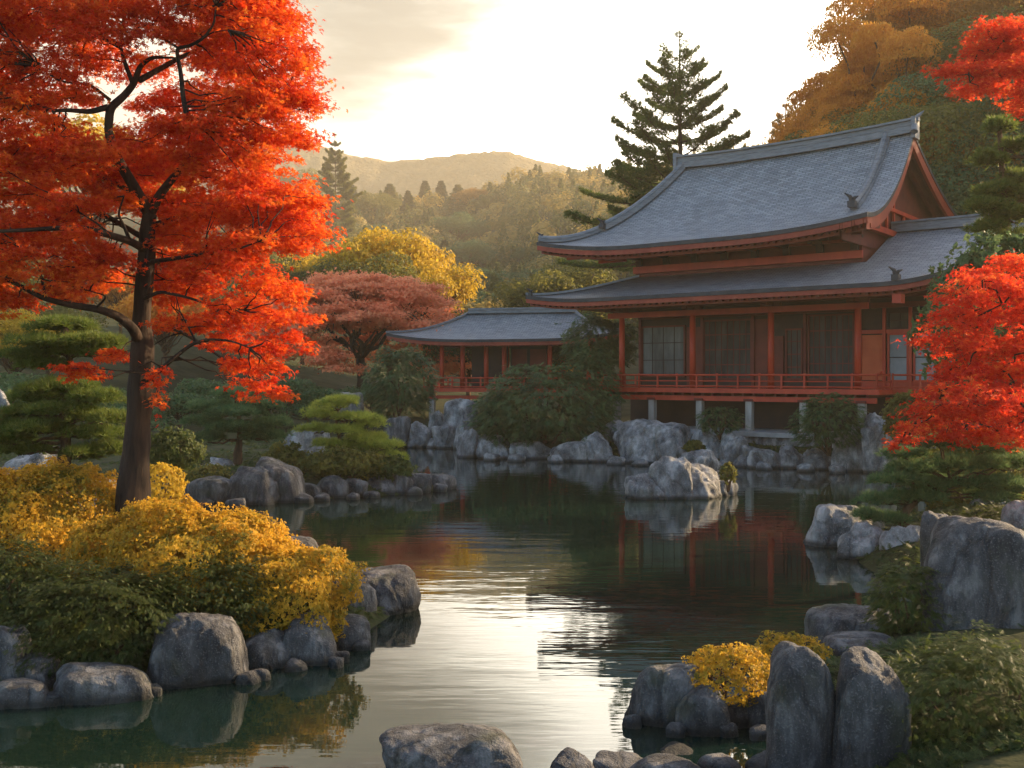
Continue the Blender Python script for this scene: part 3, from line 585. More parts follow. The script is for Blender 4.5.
g = Geo(); e = PG[:, 0].copy(); e[:, 1] += .1; e[:, 2] -= .36; V, Fc = strip_along(e, .1, .19); g.add(V, Fc); obj('fascia', g.mesh('fascia', M['fascia']), pr)
for c_ in (0, -1):
    g = Geo(); V, Fc = strip_along(PG[c_], .2, .12, .01); g.add(V, Fc); obj('hip_cap', g.mesh('hip_cap', M['tilecap']), pr)
g = Geo()
for u in np.arange(-2.6, 10.7, .32):
    z = pv_fn((u+2.9)/13.8, 0)[2]; g.add([(u-.05, -1.55, z-.42), (u+.05, -1.55, z-.42), (u+.05, -1.55, z-.31), (u-.05, -1.55, z-.31), (u-.05, .0, H0+2.0), (u+.05, .0, H0+2.0), (u+.05, .0, H0+2.12), (u-.05, .0, H0+2.12)],
          [[0, 1, 2, 3], [4, 7, 6, 5], [0, 4, 5, 1], [3, 2, 6, 7], [0, 3, 7, 4], [1, 5, 6, 2]])
obj('rafters', g.mesh('rafters', M['brown']), pr)

# ------------------------------------------------------------------ rocks
_ico = {}
def ico(k):
    if k not in _ico:
        import bmesh
        bm = bmesh.new(); bmesh.ops.create_icosphere(bm, subdivisions=k, radius=1); V = np.array([v.co[:] for v in bm.verts]); Fc = np.array([[v.index for v in f.verts] for f in bm.faces]); bm.free(); _ico[k] = (V, Fc)
    return _ico[k]
def rock_shape(seed, style, sub):
    r = np.random.default_rng(seed); V, Fc = ico(sub); V = V/np.linalg.norm(V, axis=1)[:, None]
    n = {'c': 16, 's': 15, 't': 12, 'f': 12}[style]; Nn = r.normal(size=(n, 3))
    if style == 't': Nn[:, 2] *= .35
    Nn /= np.linalg.norm(Nn, axis=1)[:, None]; dd = r.uniform(.62, 1.0, n) if style != 's' else r.uniform(.70, .98, n)
    ex = np.array([[1, 0, .12], [-1, 0, .12], [0, 1, .15], [0, -1, .2], [r.uniform(-.3, .3), -.2, 1], [0, 0, -1.]])+r.normal(size=(6, 3))*.22; Nn = np.vstack([Nn, ex]); dd = np.append(dd, list(r.uniform(.72, .95, 4))+[r.uniform(.68, .85) if style != 't' else .85, .8]); Nn /= np.linalg.norm(Nn, axis=1)[:, None]
    q = np.maximum(V@Nn.T, 1e-3)/dd; k = {'c': 14, 's': 8, 't': 9, 'f': 8}[style]; R = 1/(np.sum(q**k, 1)**(1/k)); P = V*R[:, None]
    amp = {'c': .17, 's': .075, 't': .07, 'f': .06}[style]
    off = r.uniform(0, 50, 3); st = np.array([1, 1, .55]) if style == 'c' else 1
    d = amp*fbm(P*1.7*st+off, seed, 6, .55)
    if style == 'c': d += .11*(.5-np.abs(fbm(P*2.6*st+off+9, seed+5, 4)))
    else: d += (-.06 if style == 's' else -.012)*np.abs(fbm(P*2.4+off+31, seed+4, 3))**1.2; d += (-.022 if style == 's' else -.012)*np.exp(-(fbm(P*1.8*np.array([1, 1, .4])+off+20, seed+9, 2)/.10)**2)
    return P*(1+d)[:, None], Fc
ROCKN = [0]
def rock(x0, x1, yt, yb, label, style='s', D=None, dep=.8, lean=0, group=None, baseD=None, neck=0):
    ROCKN[0] += 1; seed = ROCKN[0]*13+5
    xm = (x0+x1)/2; x0 = xm+(x0-xm)*1.1; x1 = xm+(x1-xm)*1.1
    D0 = D if D is not None else wD(yb); W0 = (x1-x0)*D0/F; Dc = D0+W0*dep*.42
    W_ = (x1-x0)*Dc/F; ztop = CH+(HY-yt)*Dc/F; zb = 0.0 if D is None else CH+(HY-yb)*D0/F
    H = max(.12, ztop-zb); pxh = (x1-x0)*(yb-yt); sub = 6 if pxh > 3500 else (5 if pxh > 300 else 4)
    P, Fc = rock_shape(seed, style, sub)
    zc = {'c': .15, 's': .22, 't': .4, 'f': .12}[style]*H
    lo, hi = P.min(0), P.max(0); Q = np.empty_like(P)
    Q[:, 0] = (P[:, 0]-(lo[0]+hi[0])/2)/(hi[0]-lo[0])*W_; Q[:, 1] = (P[:, 1]-(lo[1]+hi[1])/2)/(hi[1]-lo[1])*W_*dep
    z = P[:, 2]; zu = np.clip(z/hi[2], 0, 1)**{'c': .78, 's': .72, 't': .7, 'f': .8}[style]; Q[:, 2] = np.where(z > 0, zc+zu*(H-zc), zc+z/abs(lo[2])*(zc+.35+.1*H))
    if neck: f = np.clip(1-(Q[:, 2]/H), 0, 1); Q[:, 0] *= 1-neck*ss(f*1.4); Q[:, 0] += W_*.05*ss(f*1.2)
    Q[:, 0] += lean*W_*(Q[:, 2]/H)
    g = Geo(); g.add(Q, Fc); nm = 'boulder' if W_ > .9 else 'rock'
    o = obj(nm, g.mesh(nm, M['rockf' if style == 'c' else 'rockn'], True), None, (((x0+x1)/2-512)*Dc/F, Dc, zb))
    return tag(o, label, 'boulder' if nm == 'boulder' else 'rock', group)
G1 = 'boulders along the left front bank'
rock(-20, 26, 625, 679, 'dark rounded boulder cut by the left edge of the photo, above the flat one', 's', 10.6, group=G1)
rock(14, 58, 652, 690, 'low dark boulder tucked under the green shrub between two left edge stones', 's', 10.6, group=G1)
rock(-14, 50, 680, 710, 'low flat pale-topped stone at the water in the lower left corner', 's', group=G1)
rock(56, 152, 664, 704, 'wide low dark boulder under the hanging fern-green shrub', 's', dep=.6, group=G1)
rock(151, 245, 612, 688, 'largest smooth rounded boulder under the left shrubs', 's', dep=.8, group=G1)
rock(238, 294, 630, 670, 'dark boulder wedged right of the largest rounded one', 's', group=G1)
rock(284, 339, 614, 665, 'boulder with a lit streaked right face below the yellow shrub', 's', group=G1)
rock(328, 370, 616, 650, 'small boulder at the right tip of the yellow shrub', 's', group=G1)
rock(318, 375, 577, 628, 'sloping boulder behind the right tip of the yellow shrub', 's', 13.6, group=G1)
rock(341, 418, 566, 615, 'smooth domed boulder standing furthest out in the pond from the left bank', 's', dep=.9, group=G1)
rock(283, 320, 536, 562, 'small dark boulder peeping over the back of the yellow shrub', 's', group=G1)
rock(383, 535, 726, 800, 'big dark rounded boulder at the bottom edge in the middle of the pond', 's', 8.05, dep=.8)
G2 = 'small stones along the bottom edge'
rock(550, 597, 751, 790, 'small dark rounded stone right of the big bottom boulder', 's', 8.3, group=G2)
rock(594, 652, 758, 790, 'flat low stone at the bottom edge below the clear water', 's', 8.3, group=G2)
rock(634, 700, 757, 792, 'pale broad flat stone at the bottom edge by the inlet', 's', 8.2, group=G2)
rock(657, 694, 746, 766, 'small rounded stone poking up behind the pale flat one', 's', 8.9, group=G2)
rock(699, 742, 756, 786, 'smooth small stone left of the standing stone foot', 's', 8.4, group=G2)
rock(731, 762, 743, 764, 'little dark stone in the still inlet by the standing stone', 's', 9.1, group=G2)
rock(748, 790, 752, 785, 'pointed low stone right at the foot of the standing stones', 's', 8.5, group=G2)
G3 = 'boulders under the small yellow shrub'
rock(628, 692, 664, 727, 'leaning dark boulder at the water left of the small yellow shrub', 's', lean=.12, group=G3)
rock(676, 726, 684, 736, 'squat boulder directly beneath the small yellow shrub', 's', group=G3)
rock(718, 756, 698, 734, 'shaded boulder in the gap beneath the yellow shrub', 's', 9.6, group=G3)
rock(745, 790, 688, 740, 'rounded boulder half hidden behind the left standing stone', 's', 9.5, group=G3)
rock(752, 838, 646, 800, 'smooth standing stone with a bulging head and narrow foot', 't', 8.3, dep=.8, neck=.14)
rock(815, 903, 649, 810, 'tall rounded standing stone beside the bulging-headed one', 't', 8.2, dep=.8, lean=-.05)
rock(813, 896, 606, 690, 'sloping boulder behind the pair of standing stones, upper of two', 's', 12.0, dep=.9)
rock(822, 912, 634, 700, 'broad dark boulder between the standing stones and the green shrub', 's', 10.6, dep=.9)
rock(925, 1050, 518, 700, 'huge upright grey boulder at the right edge of the photo', 't', 11.0, dep=.8)
rock(924, 972, 511, 620, 'tall rounded stone close behind the huge upright boulder', 't', 13.0, dep=.8)
G4 = 'rocks below the right-hand pine'
rock(806, 874, 503, 548, 'low wedge-shaped rock reaching furthest into the pond from the right bank', 'c', lean=.12, group=G4)
rock(840, 888, 522, 561, 'rough grey rock under the left fringe of the right-hand pine', 'c', group=G4)
rock(883, 928, 524, 567, 'rough rock directly below the spreading right-hand pine', 'c', group=G4)
rock(966, 1012, 491, 525, 'pale rock behind the spreading pine near the right edge', 'c', 20.5, group=G4)
rock(1000, 1040, 500, 540, 'grey rock cut by the right edge beside the spreading pine', 'c', 18.0, group=G4)
G5 = 'rock islet in the middle of the pond'
rock(627, 668, 474, 500, 'low left shoulder rock of the islet', 'c', group=G5)
rock(640, 692, 456, 499, 'peaked left rock of the islet', 'c', group=G5)
rock(664, 722, 463, 499, 'broad middle rock of the islet', 'c', group=G5)
rock(706, 738, 471, 496, 'low right rock of the islet with a grass tuft', 'c', group=G5)
rock(680, 722, 449, 474, 'pale rounded rock standing just behind the islet', 'c', 31, group=G5)
G6 = 'rocks of the far shore by the pavilion'
for a in ((384, 410, 416, 437, 'isolated rounded boulder at the left end of the far shore', 's', 46), (407, 431, 421, 443, 'grey rock second from the left on the far shore', 'c', 46), (428, 448, 410, 433, 'grey rock at the foot of the pavilion corner post', 'c', 48),
          (444, 477, 398, 428, 'large pale pointed rock heaped under the pavilion deck', 'c', 47), (433, 458, 424, 443, 'grey rock in front of the large pointed rock below the pavilion', 'c', 45.5), (454, 479, 420, 444, 'grey rock at the right end of the pavilion rock heap', 'c', 45)):
    rock(*a[:5], style=a[5], D=a[6], group=G6)
for a in ((394, 413, 434, 447, 'small shore stone below the isolated rounded boulder'), (410, 429, 436, 447.5, 'small flat shore stone left of the pavilion post'), (426, 443, 437, 448, 'small flat shore stone below the pavilion post'), (438, 461, 431, 448, 'low shore stone at the water under the pavilion heap')):
    rock(*a, style='c', group=G6)
G7 = 'rocks of the far shore under the junipers'
for a in ((457, 484, 428, 458, 'steep rock at the point where the far shore turns'), (475, 514, 434, 459, 'broad sloping rock left below the big juniper'), (511, 552, 441, 460, 'low dark-based rock centred under the big juniper'), (550, 590, 441, 462, 'left end of the long pale rock below the juniper'), (574, 613, 431, 462, 'tall right end of the long pale rock below the juniper')):
    rock(*a, style='c', group=G7)
G8 = 'rocks of the far shore under the hall'
for a in ((606, 636, 420, 446, 'dark rock at the left corner of the hall', 40.5), (618, 688, 419, 463.5, 'big craggy pale rock heap below the left bays of the hall', None), (655, 684, 428, 458, 'pale rock beside the big craggy heap', 37.5), (694, 727, 428, 464, 'tall pale rock left of the stone terrace', None),
          (719, 747, 433, 465, 'pale rock touching the left end of the stone terrace', None), (731, 752, 455, 467.5, 'small low stone at the water below the terrace', None), (745, 785, 445, 468.5, 'wide low rock in front of the stone terrace', None), (776, 805, 446, 468.5, 'rounded rock before the right end of the terrace', None),
          (802, 835, 448, 470, 'low rock below the small round pine', None), (832, 852, 430, 471.5, 'narrow upright rock right of the small round pine', None), (845, 872, 424, 472, 'middle slab of the upright rock group', None), (861, 895, 412, 473.5, 'tallest slab of the upright rock group on the right shore', None)):
    rock(a[0], a[1], a[2], a[3], a[4], 'c' if a[0] < 830 else 'c', a[5], group=G8, dep=.7)
G9 = 'rocks round the pine peninsula'
for a in ((182, 233, 476, 505, 'long low smooth rock at the left root of the peninsula', 's', None), (228, 280, 466, 505, 'broad smooth rock left of the tallest peninsula rock', 's', None), (252, 302, 457, 503, 'tallest humped rock of the peninsula', 's', None), (293, 322, 482, 499, 'small low rock right of the tallest peninsula rock', 's', None),
          (318, 349, 475, 498, 'dark wedge rock under the middle pine of the peninsula', 's', None), (344, 368, 478, 497, 'small dark rock under the bright pine', 's', None), (365, 398, 476, 495, 'low rock under the right side of the bright pine', 's', None), (390, 412, 474, 494.5, 'small rock near the tip of the peninsula', 's', None),
          (399, 431, 473, 493, 'flat rock second from the tip of the peninsula', 's', None), (425, 455, 474, 490, 'outermost flat rock at the tip of the peninsula', 's', None), (194, 223, 462, 482, 'pale rock behind the low rock on the peninsula, left', 'c', 28.5), (211, 237, 457, 474, 'pale rock beneath the trunk of the dark peninsula pine', 'c', 29.5)):
    rock(a[0], a[1], a[2], a[3], a[4], a[5], a[6], group=G9, dep=.7)
rock(285, 335, 422, 462, 'pale sloping rock seen between the two peninsula pines', 'c', 38)
rock(330, 363, 392, 414, 'grey rounded boulder at the foot of the coral maple trunk', 'c', 50)
rock(4, 58, 447, 480, 'craggy grey rock behind the left cloud pine trunk', 'c', 23)
rock(-12, 12, 388, 420, 'grey rock cut by the left edge behind the cloud pine', 'c', 30)
rock(84, 120, 478, 500, 'grey rock between the cloud pine and the maple trunk', 'c', 20)

rs = random.Random(3)
for lab, G_, spots in (('small grey stone at the water between the left front bank boulders', 'small stones between the left front boulders', [(4, 708, 14), (52, 706, 12), (150, 696, 13), (248, 684, 12), (262, 680, 9), (296, 671, 11), (340, 662, 10), (362, 650, 9), (382, 616, 8), (336, 668, 7), (100, 704, 9)]),
    ('small grey stone at the water in front of the peninsula rocks', 'small stones in front of the peninsula', [(236, 507, 10), (304, 502, 9), (322, 500, 8), (352, 499, 7), (372, 497, 8), (414, 494, 8), (440, 491, 7), (206, 506, 8)]),
    ('small pale stone at the water along the far shore rocks', 'small stones along the far shore', [(470, 455, 9), (492, 460, 8), (516, 461, 9), (556, 462, 8), (616, 464, 9), (640, 465, 8), (690, 466, 9), (722, 468, 8), (764, 469, 8), (806, 471, 8), (838, 473, 8)]),
    ('small dark stone at the water below the yellow shrub boulders', 'small stones below the yellow shrub boulders', [(632, 728, 9), (676, 737, 10), (728, 737, 9), (760, 740, 10)])):
    for x, y, w in spots: rock(x-w, x+w, y-w*rs.uniform(.7, 1.1), y+1, lab, 'c' if y < 480 else 's', group=G_)

# ------------------------------------------------------------------ plants
def lobes(angs, lens, w):
    V = [(0, 0, 0)]; Fc = []
    for a, l in zip(angs, lens):
        a = math.radians(a); c, s = math.cos(a), math.sin(a); b = len(V)
        for x, y, z in ((.42*l, w, .05), (l, 0, -.12), (.42*l, -w, .05)): V.append((c*x-s*y, s*x+c*y, z))
        Fc.append([0, b+2, b+1, b])
    return np.array(V, float), np.array(Fc)
T_MAPLE = lobes((-105, -52, 0, 52, 105), (.62, .9, 1.0, .9, .62), .15)
T_TRI = lobes((-60, 0, 60), (.8, 1.0, .8), .26)
T_LEAF = (np.array([(-.5, 0, 0), (0, -.28, .06), (.5, 0, -.05), (0, .28, .06)]), np.array([[0, 1, 2, 3]]))
def needles(n, w, spread, seed):
    r = np.random.default_rng(seed); V = []; Fc = []
    for k in range(n):
        th = r.uniform(0, 2*math.pi); ph = r.uniform(.15, spread); d = np.array([math.sin(ph)*math.cos(th), math.sin(ph)*math.sin(th), math.cos(ph)]); t = np.cross(d, r.normal(size=3)); t /= np.linalg.norm(t)
        b = len(V); V += [t*w, -t*w, d]; Fc.append([b, b+1, b+2])
    return np.array(V), np.array(Fc)
T_NEED = needles(9, .045, 1.25, 1)
T_NEEDB = needles(7, .09, 1.3, 2)
def spray_t():
    V = [(0, -.05, 0), (0, .05, 0), (1, 0, -.14)]; Fc = [[0, 1, 2]]
    for k, x in enumerate((.15, .32, .5, .68)):
        for s in (-1, 1):
            b = len(V); L_ = .42*(1-x*.7); V += [(x-.05, 0, -.14*x), (x+.09, 0, -.14*x), (x+L_*.7, s*L_, -.14*x-.06)]; Fc.append([b, b+1, b+2])
    return np.array(V, float), np.array(Fc)
T_SPRAY = spray_t()
def scatter(G, T, P, Nv, size, tint, r, tang=None):
    n = len(P); Nv = Nv/(np.linalg.norm(Nv, axis=1)[:, None]+1e-9)
    t = r.normal(size=(n, 3)) if tang is None else tang+r.normal(size=(n, 3))*.15
    t -= Nv*np.sum(t*Nv, 1)[:, None]; t /= np.linalg.norm(t, axis=1)[:, None]+1e-9; b = np.cross(Nv, t)
    size = np.broadcast_to(size, (n,))[:, None, None]
    V = P[:, None, :]+size*(T[0][None, :, 0:1]*t[:, None, :]+T[0][None, :, 1:2]*b[:, None, :]+T[0][None, :, 2:3]*Nv[:, None, :])
    k = len(T[0]); Fc = (T[1][None]+(np.arange(n)*k)[:, None, None]).reshape(-1, T[1].shape[1])
    G.add(V.reshape(-1, 3), Fc, np.repeat(np.clip(np.broadcast_to(tint, (n,)), 0, 1), k))
def unit(r, n): v = r.normal(size=(n, 3)); return v/np.linalg.norm(v, axis=1)[:, None]

def maple_pads(G, pads, leaf, dens, r, T=T_MAPLE, tint0=.45, sub=9):
    """pads: (centre, rx, ry, rz): flat sprays with ragged, drooping edges"""
    for c, rx, ry, rz in pads:
        c = np.array(c); n = int(dens*rx*ry); tb = tint0+r.uniform(-.22, .22)
        m = sub; a = r.uniform(0, 2*math.pi, m); q = np.sqrt(r.uniform(0, 1, m))*.95
        S = np.stack([np.cos(a)*q*rx, np.sin(a)*q*ry, -(q**2)*rz*1.1+r.normal(size=m)*rz*.45], -1)
        k = r.integers(0, m, n); out = S[k]/(np.linalg.norm(S[k], axis=1)[:, None]+1e-6)
        P = S[k]+r.normal(size=(n, 3))*np.array([rx*.24, ry*.24, rz*.26])
        st = r.random(n) < .25; P[st] += out[st]*np.array([1, 1, .0])*r.uniform(0, .35, (st.sum(), 1))*rx
        P[:, 2] -= .12*rz*r.random(n)
        Nv = np.stack([P[:, 0]*.35/rx, P[:, 1]*.35/ry, np.full(n, .8)], -1)+r.normal(size=(n, 3))*.45
        scatter(G, T, c+P, Nv, leaf*r.uniform(.65, 1.25, n), tb+r.normal(size=n)*.17, r)
def clump_tree(G, clumps, leaf, dens, r, T=T_LEAF, tint0=.5, flat=1.0):
    for c, R_ in clumps:
        n = int(dens*R_*R_); d = unit(r, n); d[:, 2] = np.where(d[:, 2] < -.35, -d[:, 2], d[:, 2]); rr = R_*(1-.45*r.random(n)**2)
        P = d*rr[:, None]; P *= (1+.22*vnoise(d*2.3+np.array(c)*.7, 2))[:, None]; P[:, 2] *= flat
        scatter(G, T, np.array(c)+P, d+r.normal(size=(n, 3))*.55, leaf*r.uniform(.6, 1.3, n), tint0+r.uniform(-.16, .16)+r.normal(size=n)*.14, r)
def limb_to(G, a, b, r0, r1, r, sag=.12, k=6, n=7):
    a = np.array(a, float); b = np.array(b, float); t = np.linspace(0, 1, n)[:, None]; L_ = np.linalg.norm(b-a); P = a+(b-a)*t
    P[:, 2] += sag*L_*np.sin(t[:, 0]*math.pi)*r.uniform(-.3, 1); P[1:-1] += r.normal(size=(n-2, 3))*L_*.035
    G.tube(P, np.linspace(r0, r1, n), k)
def plant_obj(name, base, label, cat, trunk=None, crown=None, tm=None, cm=None, group=None, tname='trunk', cname='crown'):
    e = empty(name, tuple(base), label, cat, group)
    if trunk is not None and trunk.n: o = obj(tname, trunk.mesh(tname, tm, True), e); 
    if crown is not None: obj(cname, crown.mesh(cname, cm, False), e)
    return e

# ---- the big red maple on the left bank
def big_maple():
    r = np.random.default_rng(11); D = 14.6; base = at(131, 560, D)
    def p(x, y, dd=0): return at(x, y, D+dd)-base
    T = Geo()
    def path(pts, r0, r1, k=10, rough=0):
        P = np.array([p(*q) for q in pts]); n = 6*(len(P)-1)+1; t = np.linspace(0, len(P)-1, n); Q = np.stack([np.interp(t, np.arange(len(P)), P[:, j]) for j in range(3)], -1)
        for _ in range(3): Q[1:-1] = (Q[:-2]+2*Q[1:-1]+Q[2:])/4
        rr = np.interp(np.linspace(0, 1, n), [0, 1], [r0, r1]) if not hasattr(r0, '__len__') else np.interp(t, np.arange(len(P)), r0)
        T.tube(Q, rr, k, rough=rough, seed=int(pts[0][0])); return Q
    lim = []
    P0 = path([(131, 575), (131, 528), (134, 470), (139, 420), (142, 370), (141, 320), (146, 270), (147, 232), (150, 214)], [.29, .225, .205, .19, .165, .145, .125, .115, .10], 0, 16, .22); lim.append(P0[20:])
    lim.append(path([(150, 214), (160, 194), (178, 172), (196, 152), (214, 128, .5), (232, 98, 1)], .075, .02))
    lim.append(path([(150, 216), (136, 190, -.2), (118, 160, -.4), (108, 132, -.5), (110, 108, -.5), (124, 96, -.5), (134, 84, -.6), (140, 66, -.6), (152, 57, -.7), (176, 58, -.8)], [.09, .08, .07, .062, .058, .052, .045, .036, .024, .012], 0))
    lim.append(path([(108, 107, -.5), (90, 112, -.6), (68, 110, -.8), (52, 111, -1), (30, 100, -1.2)], .045, .012))
    lim.append(path([(133, 84, -.6), (126, 66, -.5), (120, 46, -.4), (124, 20, -.3), (116, -20)], .034, .012))
    lim.append(path([(110, 100, -.5), (90, 84, -.8), (60, 82, -1.0), (38, 66, -1)], .026, .007))
    lim.append(path([(187, 118, -1), (183, 96, -1), (181, 74, -1), (176, 48, -1), (190, 46, -1.1), (204, 38, -1.2), (214, 24, -1.3), (216, 6, -1.3)], .036, .012))
    lim.append(path([(178, 48, -1), (166, 40, -1), (150, 28, -1)], .018, .006)); lim.append(path([(196, 44, -1), (212, 32, -1.2), (228, 30, -1.3)], .014, .005))
    lim.append(path([(146, 250), (130, 241, -.5), (106, 234, -.9), (84, 228, -1.2), (58, 228, -1.4), (28, 230, -1.6), (-20, 232, -1.8)], .06, .02))
    lim.append(path([(130, 241, -.5), (124, 226, -.6), (118, 214, -.7), (124, 196, -.8)], .03, .01)); lim.append(path([(112, 236, -.8), (98, 224, -1), (82, 214, -1.1)], .02, .007))
    lim.append(path([(141, 345), (133, 328, -.3), (118, 316, -.5), (98, 309, -.7), (70, 305, -.9), (42, 298, -1.1), (10, 280, -1.3), (-30, 270, -1.5)], [.085, .075, .062, .052, .045, .035, .026, .015], 0))
    lim.append(path([(46, 299, -1.1), (42, 280, -1.1), (38, 262, -1.2), (22, 248, -1.2)], .024, .007)); lim.append(path([(95, 309, -.7), (108, 296, -.9), (86, 290, -1)], .018, .006))
    lim.append(path([(142, 300), (160, 291, -.6), (190, 298, -.8), (218, 308, -1), (244, 310, -1.2)], .030, .008))
    lim.append(path([(144, 384), (160, 370, -.5), (176, 356, -.8), (192, 344, -1), (208, 339, -1.1), (232, 341, -1.3), (250, 348, -1.4)], .040, .008))
    lim.append(path([(196, 342, -1), (188, 326, -1), (180, 312, -1.1), (176, 296, -1.1)], .016, .005)); lim.append(path([(148, 262), (180, 258, -.6), (206, 252, -1), (236, 250, -1.3), (262, 240, -1.5)], .034, .010))
    lim.append(path([(182, 172, .2), (214, 150, .5), (246, 128, .6), (276, 112, .6)], .03, .008)); lim.append(path([(150, 226), (190, 214, .4), (240, 206, .8), (290, 204, 1)], .045, .01))
    for a in (((140, 80, -.6), (190, 52, .4), (250, 30, 1.5)), ((120, 46, -.4), (70, 20, .4), (20, -10, 1.5)), ((146, 200), (90, 170, 1.2), (30, 150, 2)), ((147, 240), (80, 200, 1.5), (10, 190, 2.2)), ((142, 320), (180, 330, 1.2), (240, 370, 1.8))): lim.append(path(list(a), .045, .012))
    LP = np.concatenate(lim)
    B = []
    def row(y, xs, rx=30, ry=11): B.extend([(x, y+r.uniform(-5, 5), rx*r.uniform(.8, 1.15), ry*r.uniform(.85, 1.2)) for x in xs])
    row(-55, (-120, -50, 20, 90, 160, 220), 42, 14); row(-22, (-140, -80, -20, 40, 100, 160, 215, 250), 40, 13)
    row(4, (-60, -5, 40, 85, 130, 175, 225, 262), 34, 12); row(24, (-60, 5, 60, 100, 150, 200, 245, 282), 32, 11)
    row(48, (-40, 10, 82, 215, 250, 290), 28, 11); row(66, (-60, 20, 60, 150, 225, 262, 296), 28, 10)
    row(90, (-60, 0, 28, 75, 208, 245, 285), 28, 10); row(104, (-30, 20, 160, 220, 262, 300), 26, 9)
    row(128, (-60, 5, 62, 135, 170, 205, 245, 284), 30, 10); row(150, (-60, 0, 50, 95, 150, 190, 235, 270), 30, 10)
    row(172, (-50, 10, 60, 110, 160, 205, 245), 30, 11); row(194, (-40, 20, 70, 120, 170, 215, 255, 292), 32, 11)
    row(214, (-40, 10, 55, 175, 215, 260, 300), 30, 10); row(236, (-40, 5, 80, 175, 220, 258, 296), 29, 11)
    row(258, (-30, 10, 70, 110, 178, 205, 236), 28, 11); row(278, (-30, 0, 60, 100, 165, 192, 262), 26, 10)
    row(298, (-20, 175, 222, 262, 286), 24, 9); row(318, (178, 210, 250, 282), 25, 9); row(344, (226, 262, 290), 24, 8)
    row(362, (240, 272), 22, 8); row(382, (268, 250), 18, 7); row(290, (15, 60), 22, 8); B += [(84, 372, 22, 6), (158, 396, 10, 10), (110, 352, 18, 6), (150, 376, 12, 7)]
    pads = []; T2 = T
    for x, y, rx, ry in B:
        edge = min(1, max(0, (300-x)/140)); far = y < 100 and 110 < x < 200
        for k in range(3 if (y < 290 and not far) else 2):
            dd = r.uniform(-1.7, 2.3)*(.4+.6*edge) if k else r.uniform(-1.5, -.3)
            if 100 < x < 190 and y > 40 and dd < .2 and y < 300 and r.random() < .75: dd = r.uniform(.4, 2.2)     # leave the trunk and main forks readable
            xx = x+r.uniform(-12, 12)*(k > 0); yy = y+r.uniform(-8, 8)*(k > 0)
            Dp = D+dd; pads.append((at(xx, yy, Dp)-base, rx*Dp/F*1.05, rx*Dp/F*r.uniform(.8, 1.2), ry*Dp/F))
    for c, rx, ry, rz in pads:
        d = np.linalg.norm((LP-c)*np.array([1, 1, 1.6]), axis=1); j = int(d.argmin()); limb_to(T, LP[j], np.array(c)-np.array([0, 0, rz*.5]), .014, .004, r, .1, 5, 6)
        for _ in range(3): e = np.array(c)+np.array([r.uniform(-.8, .8)*rx, r.uniform(-.8, .8)*ry, -rz*.7]); limb_to(T, np.array(c)-np.array([0, 0, rz*.5]), e, .005, .002, r, .1, 4, 4)
    C = Geo(); maple_pads(C, pads, .056, 2500, r)
    plant_obj('maple_tree', base, 'large orange-red maple with dark forked trunk on the left bank', 'maple tree', T, C, M['bark'], M['maple'])
big_maple()

def edge_maple(px0, pads_px, D, base_px, label, seed, name='maple_tree', twigs=True, leaf=.05, mat='maple2', dens=2000, trunk_r=.14, dspread=1.2):
    r = np.random.default_rng(seed); base = at(*base_px, D); base[2] = max(.3, base[2]) if base[2] > 0 else .3
    T = Geo(); top = at(*px0, D)-base; n = 9; P = np.stack([np.linspace(0, 1, n)*top[0], r.normal(size=n)*.06, np.linspace(0, top[2], n)], -1); P[0] = 0; P[:, 0] += r.normal(size=n)*.05
    T.tube(P, np.linspace(trunk_r, .03, n), 10, rough=.2, seed=seed); LP = P[2:]
    pads = []
    for x, y, rx, ry in pads_px:
        for k in range(3):
            Dp = D+r.uniform(-dspread, dspread); pads.append((at(x+r.uniform(-8, 8), y+r.uniform(-5, 5), Dp)-base, rx*Dp/F, rx*Dp/F, ry*Dp/F))
    ex = []
    for c, rx, ry, rz in sorted(pads, key=lambda q: np.linalg.norm(q[0]-top)):
        A = np.concatenate([LP]+ex) if ex else LP; d = np.linalg.norm((A-c), axis=1)+.25*np.linalg.norm(A-top*.6, axis=1); j = int(d.argmin())
        t = np.linspace(0, 1, 6)[:, None]; Q = A[j]+(np.array(c)-np.array([0, 0, rz*.5])-A[j])*t; Q[1:-1] += r.normal(size=(4, 3))*.05; T.tube(Q, np.linspace(.022, .006, 6), 5); ex.append(Q[2:])
    C = Geo(); maple_pads(C, pads, leaf, dens, r)
    plant_obj(name, base, label, 'maple tree', T, C, M['bark'], M[mat])
edge_maple((1075, 260), [(985, 272, 26, 9), (1015, 262, 26, 9), (965, 292, 24, 9), (1005, 290, 34, 10), (1040, 285, 30, 10), (958, 316, 26, 9), (992, 314, 32, 10), (1030, 312, 30, 10), (950, 340, 26, 9), (990, 340, 34, 10), (1030, 340, 34, 10),
    (958, 362, 26, 9), (1000, 364, 32, 9), (1040, 366, 30, 9), (945, 386, 22, 8), (978, 388, 28, 9), (1020, 390, 32, 9), (930, 406, 24, 8), (968, 410, 30, 9), (1010, 412, 32, 8), (918, 424, 20, 7), (950, 432, 24, 7), (990, 432, 30, 7), (905, 440, 14, 6), (1030, 430, 26, 8), (1050, 400, 30, 10), (1060, 330, 30, 10)],
    17.5, (1070, 500), 'vivid scarlet maple leaning in from the right edge in front of the hall end', 21, dens=950, leaf=.072)
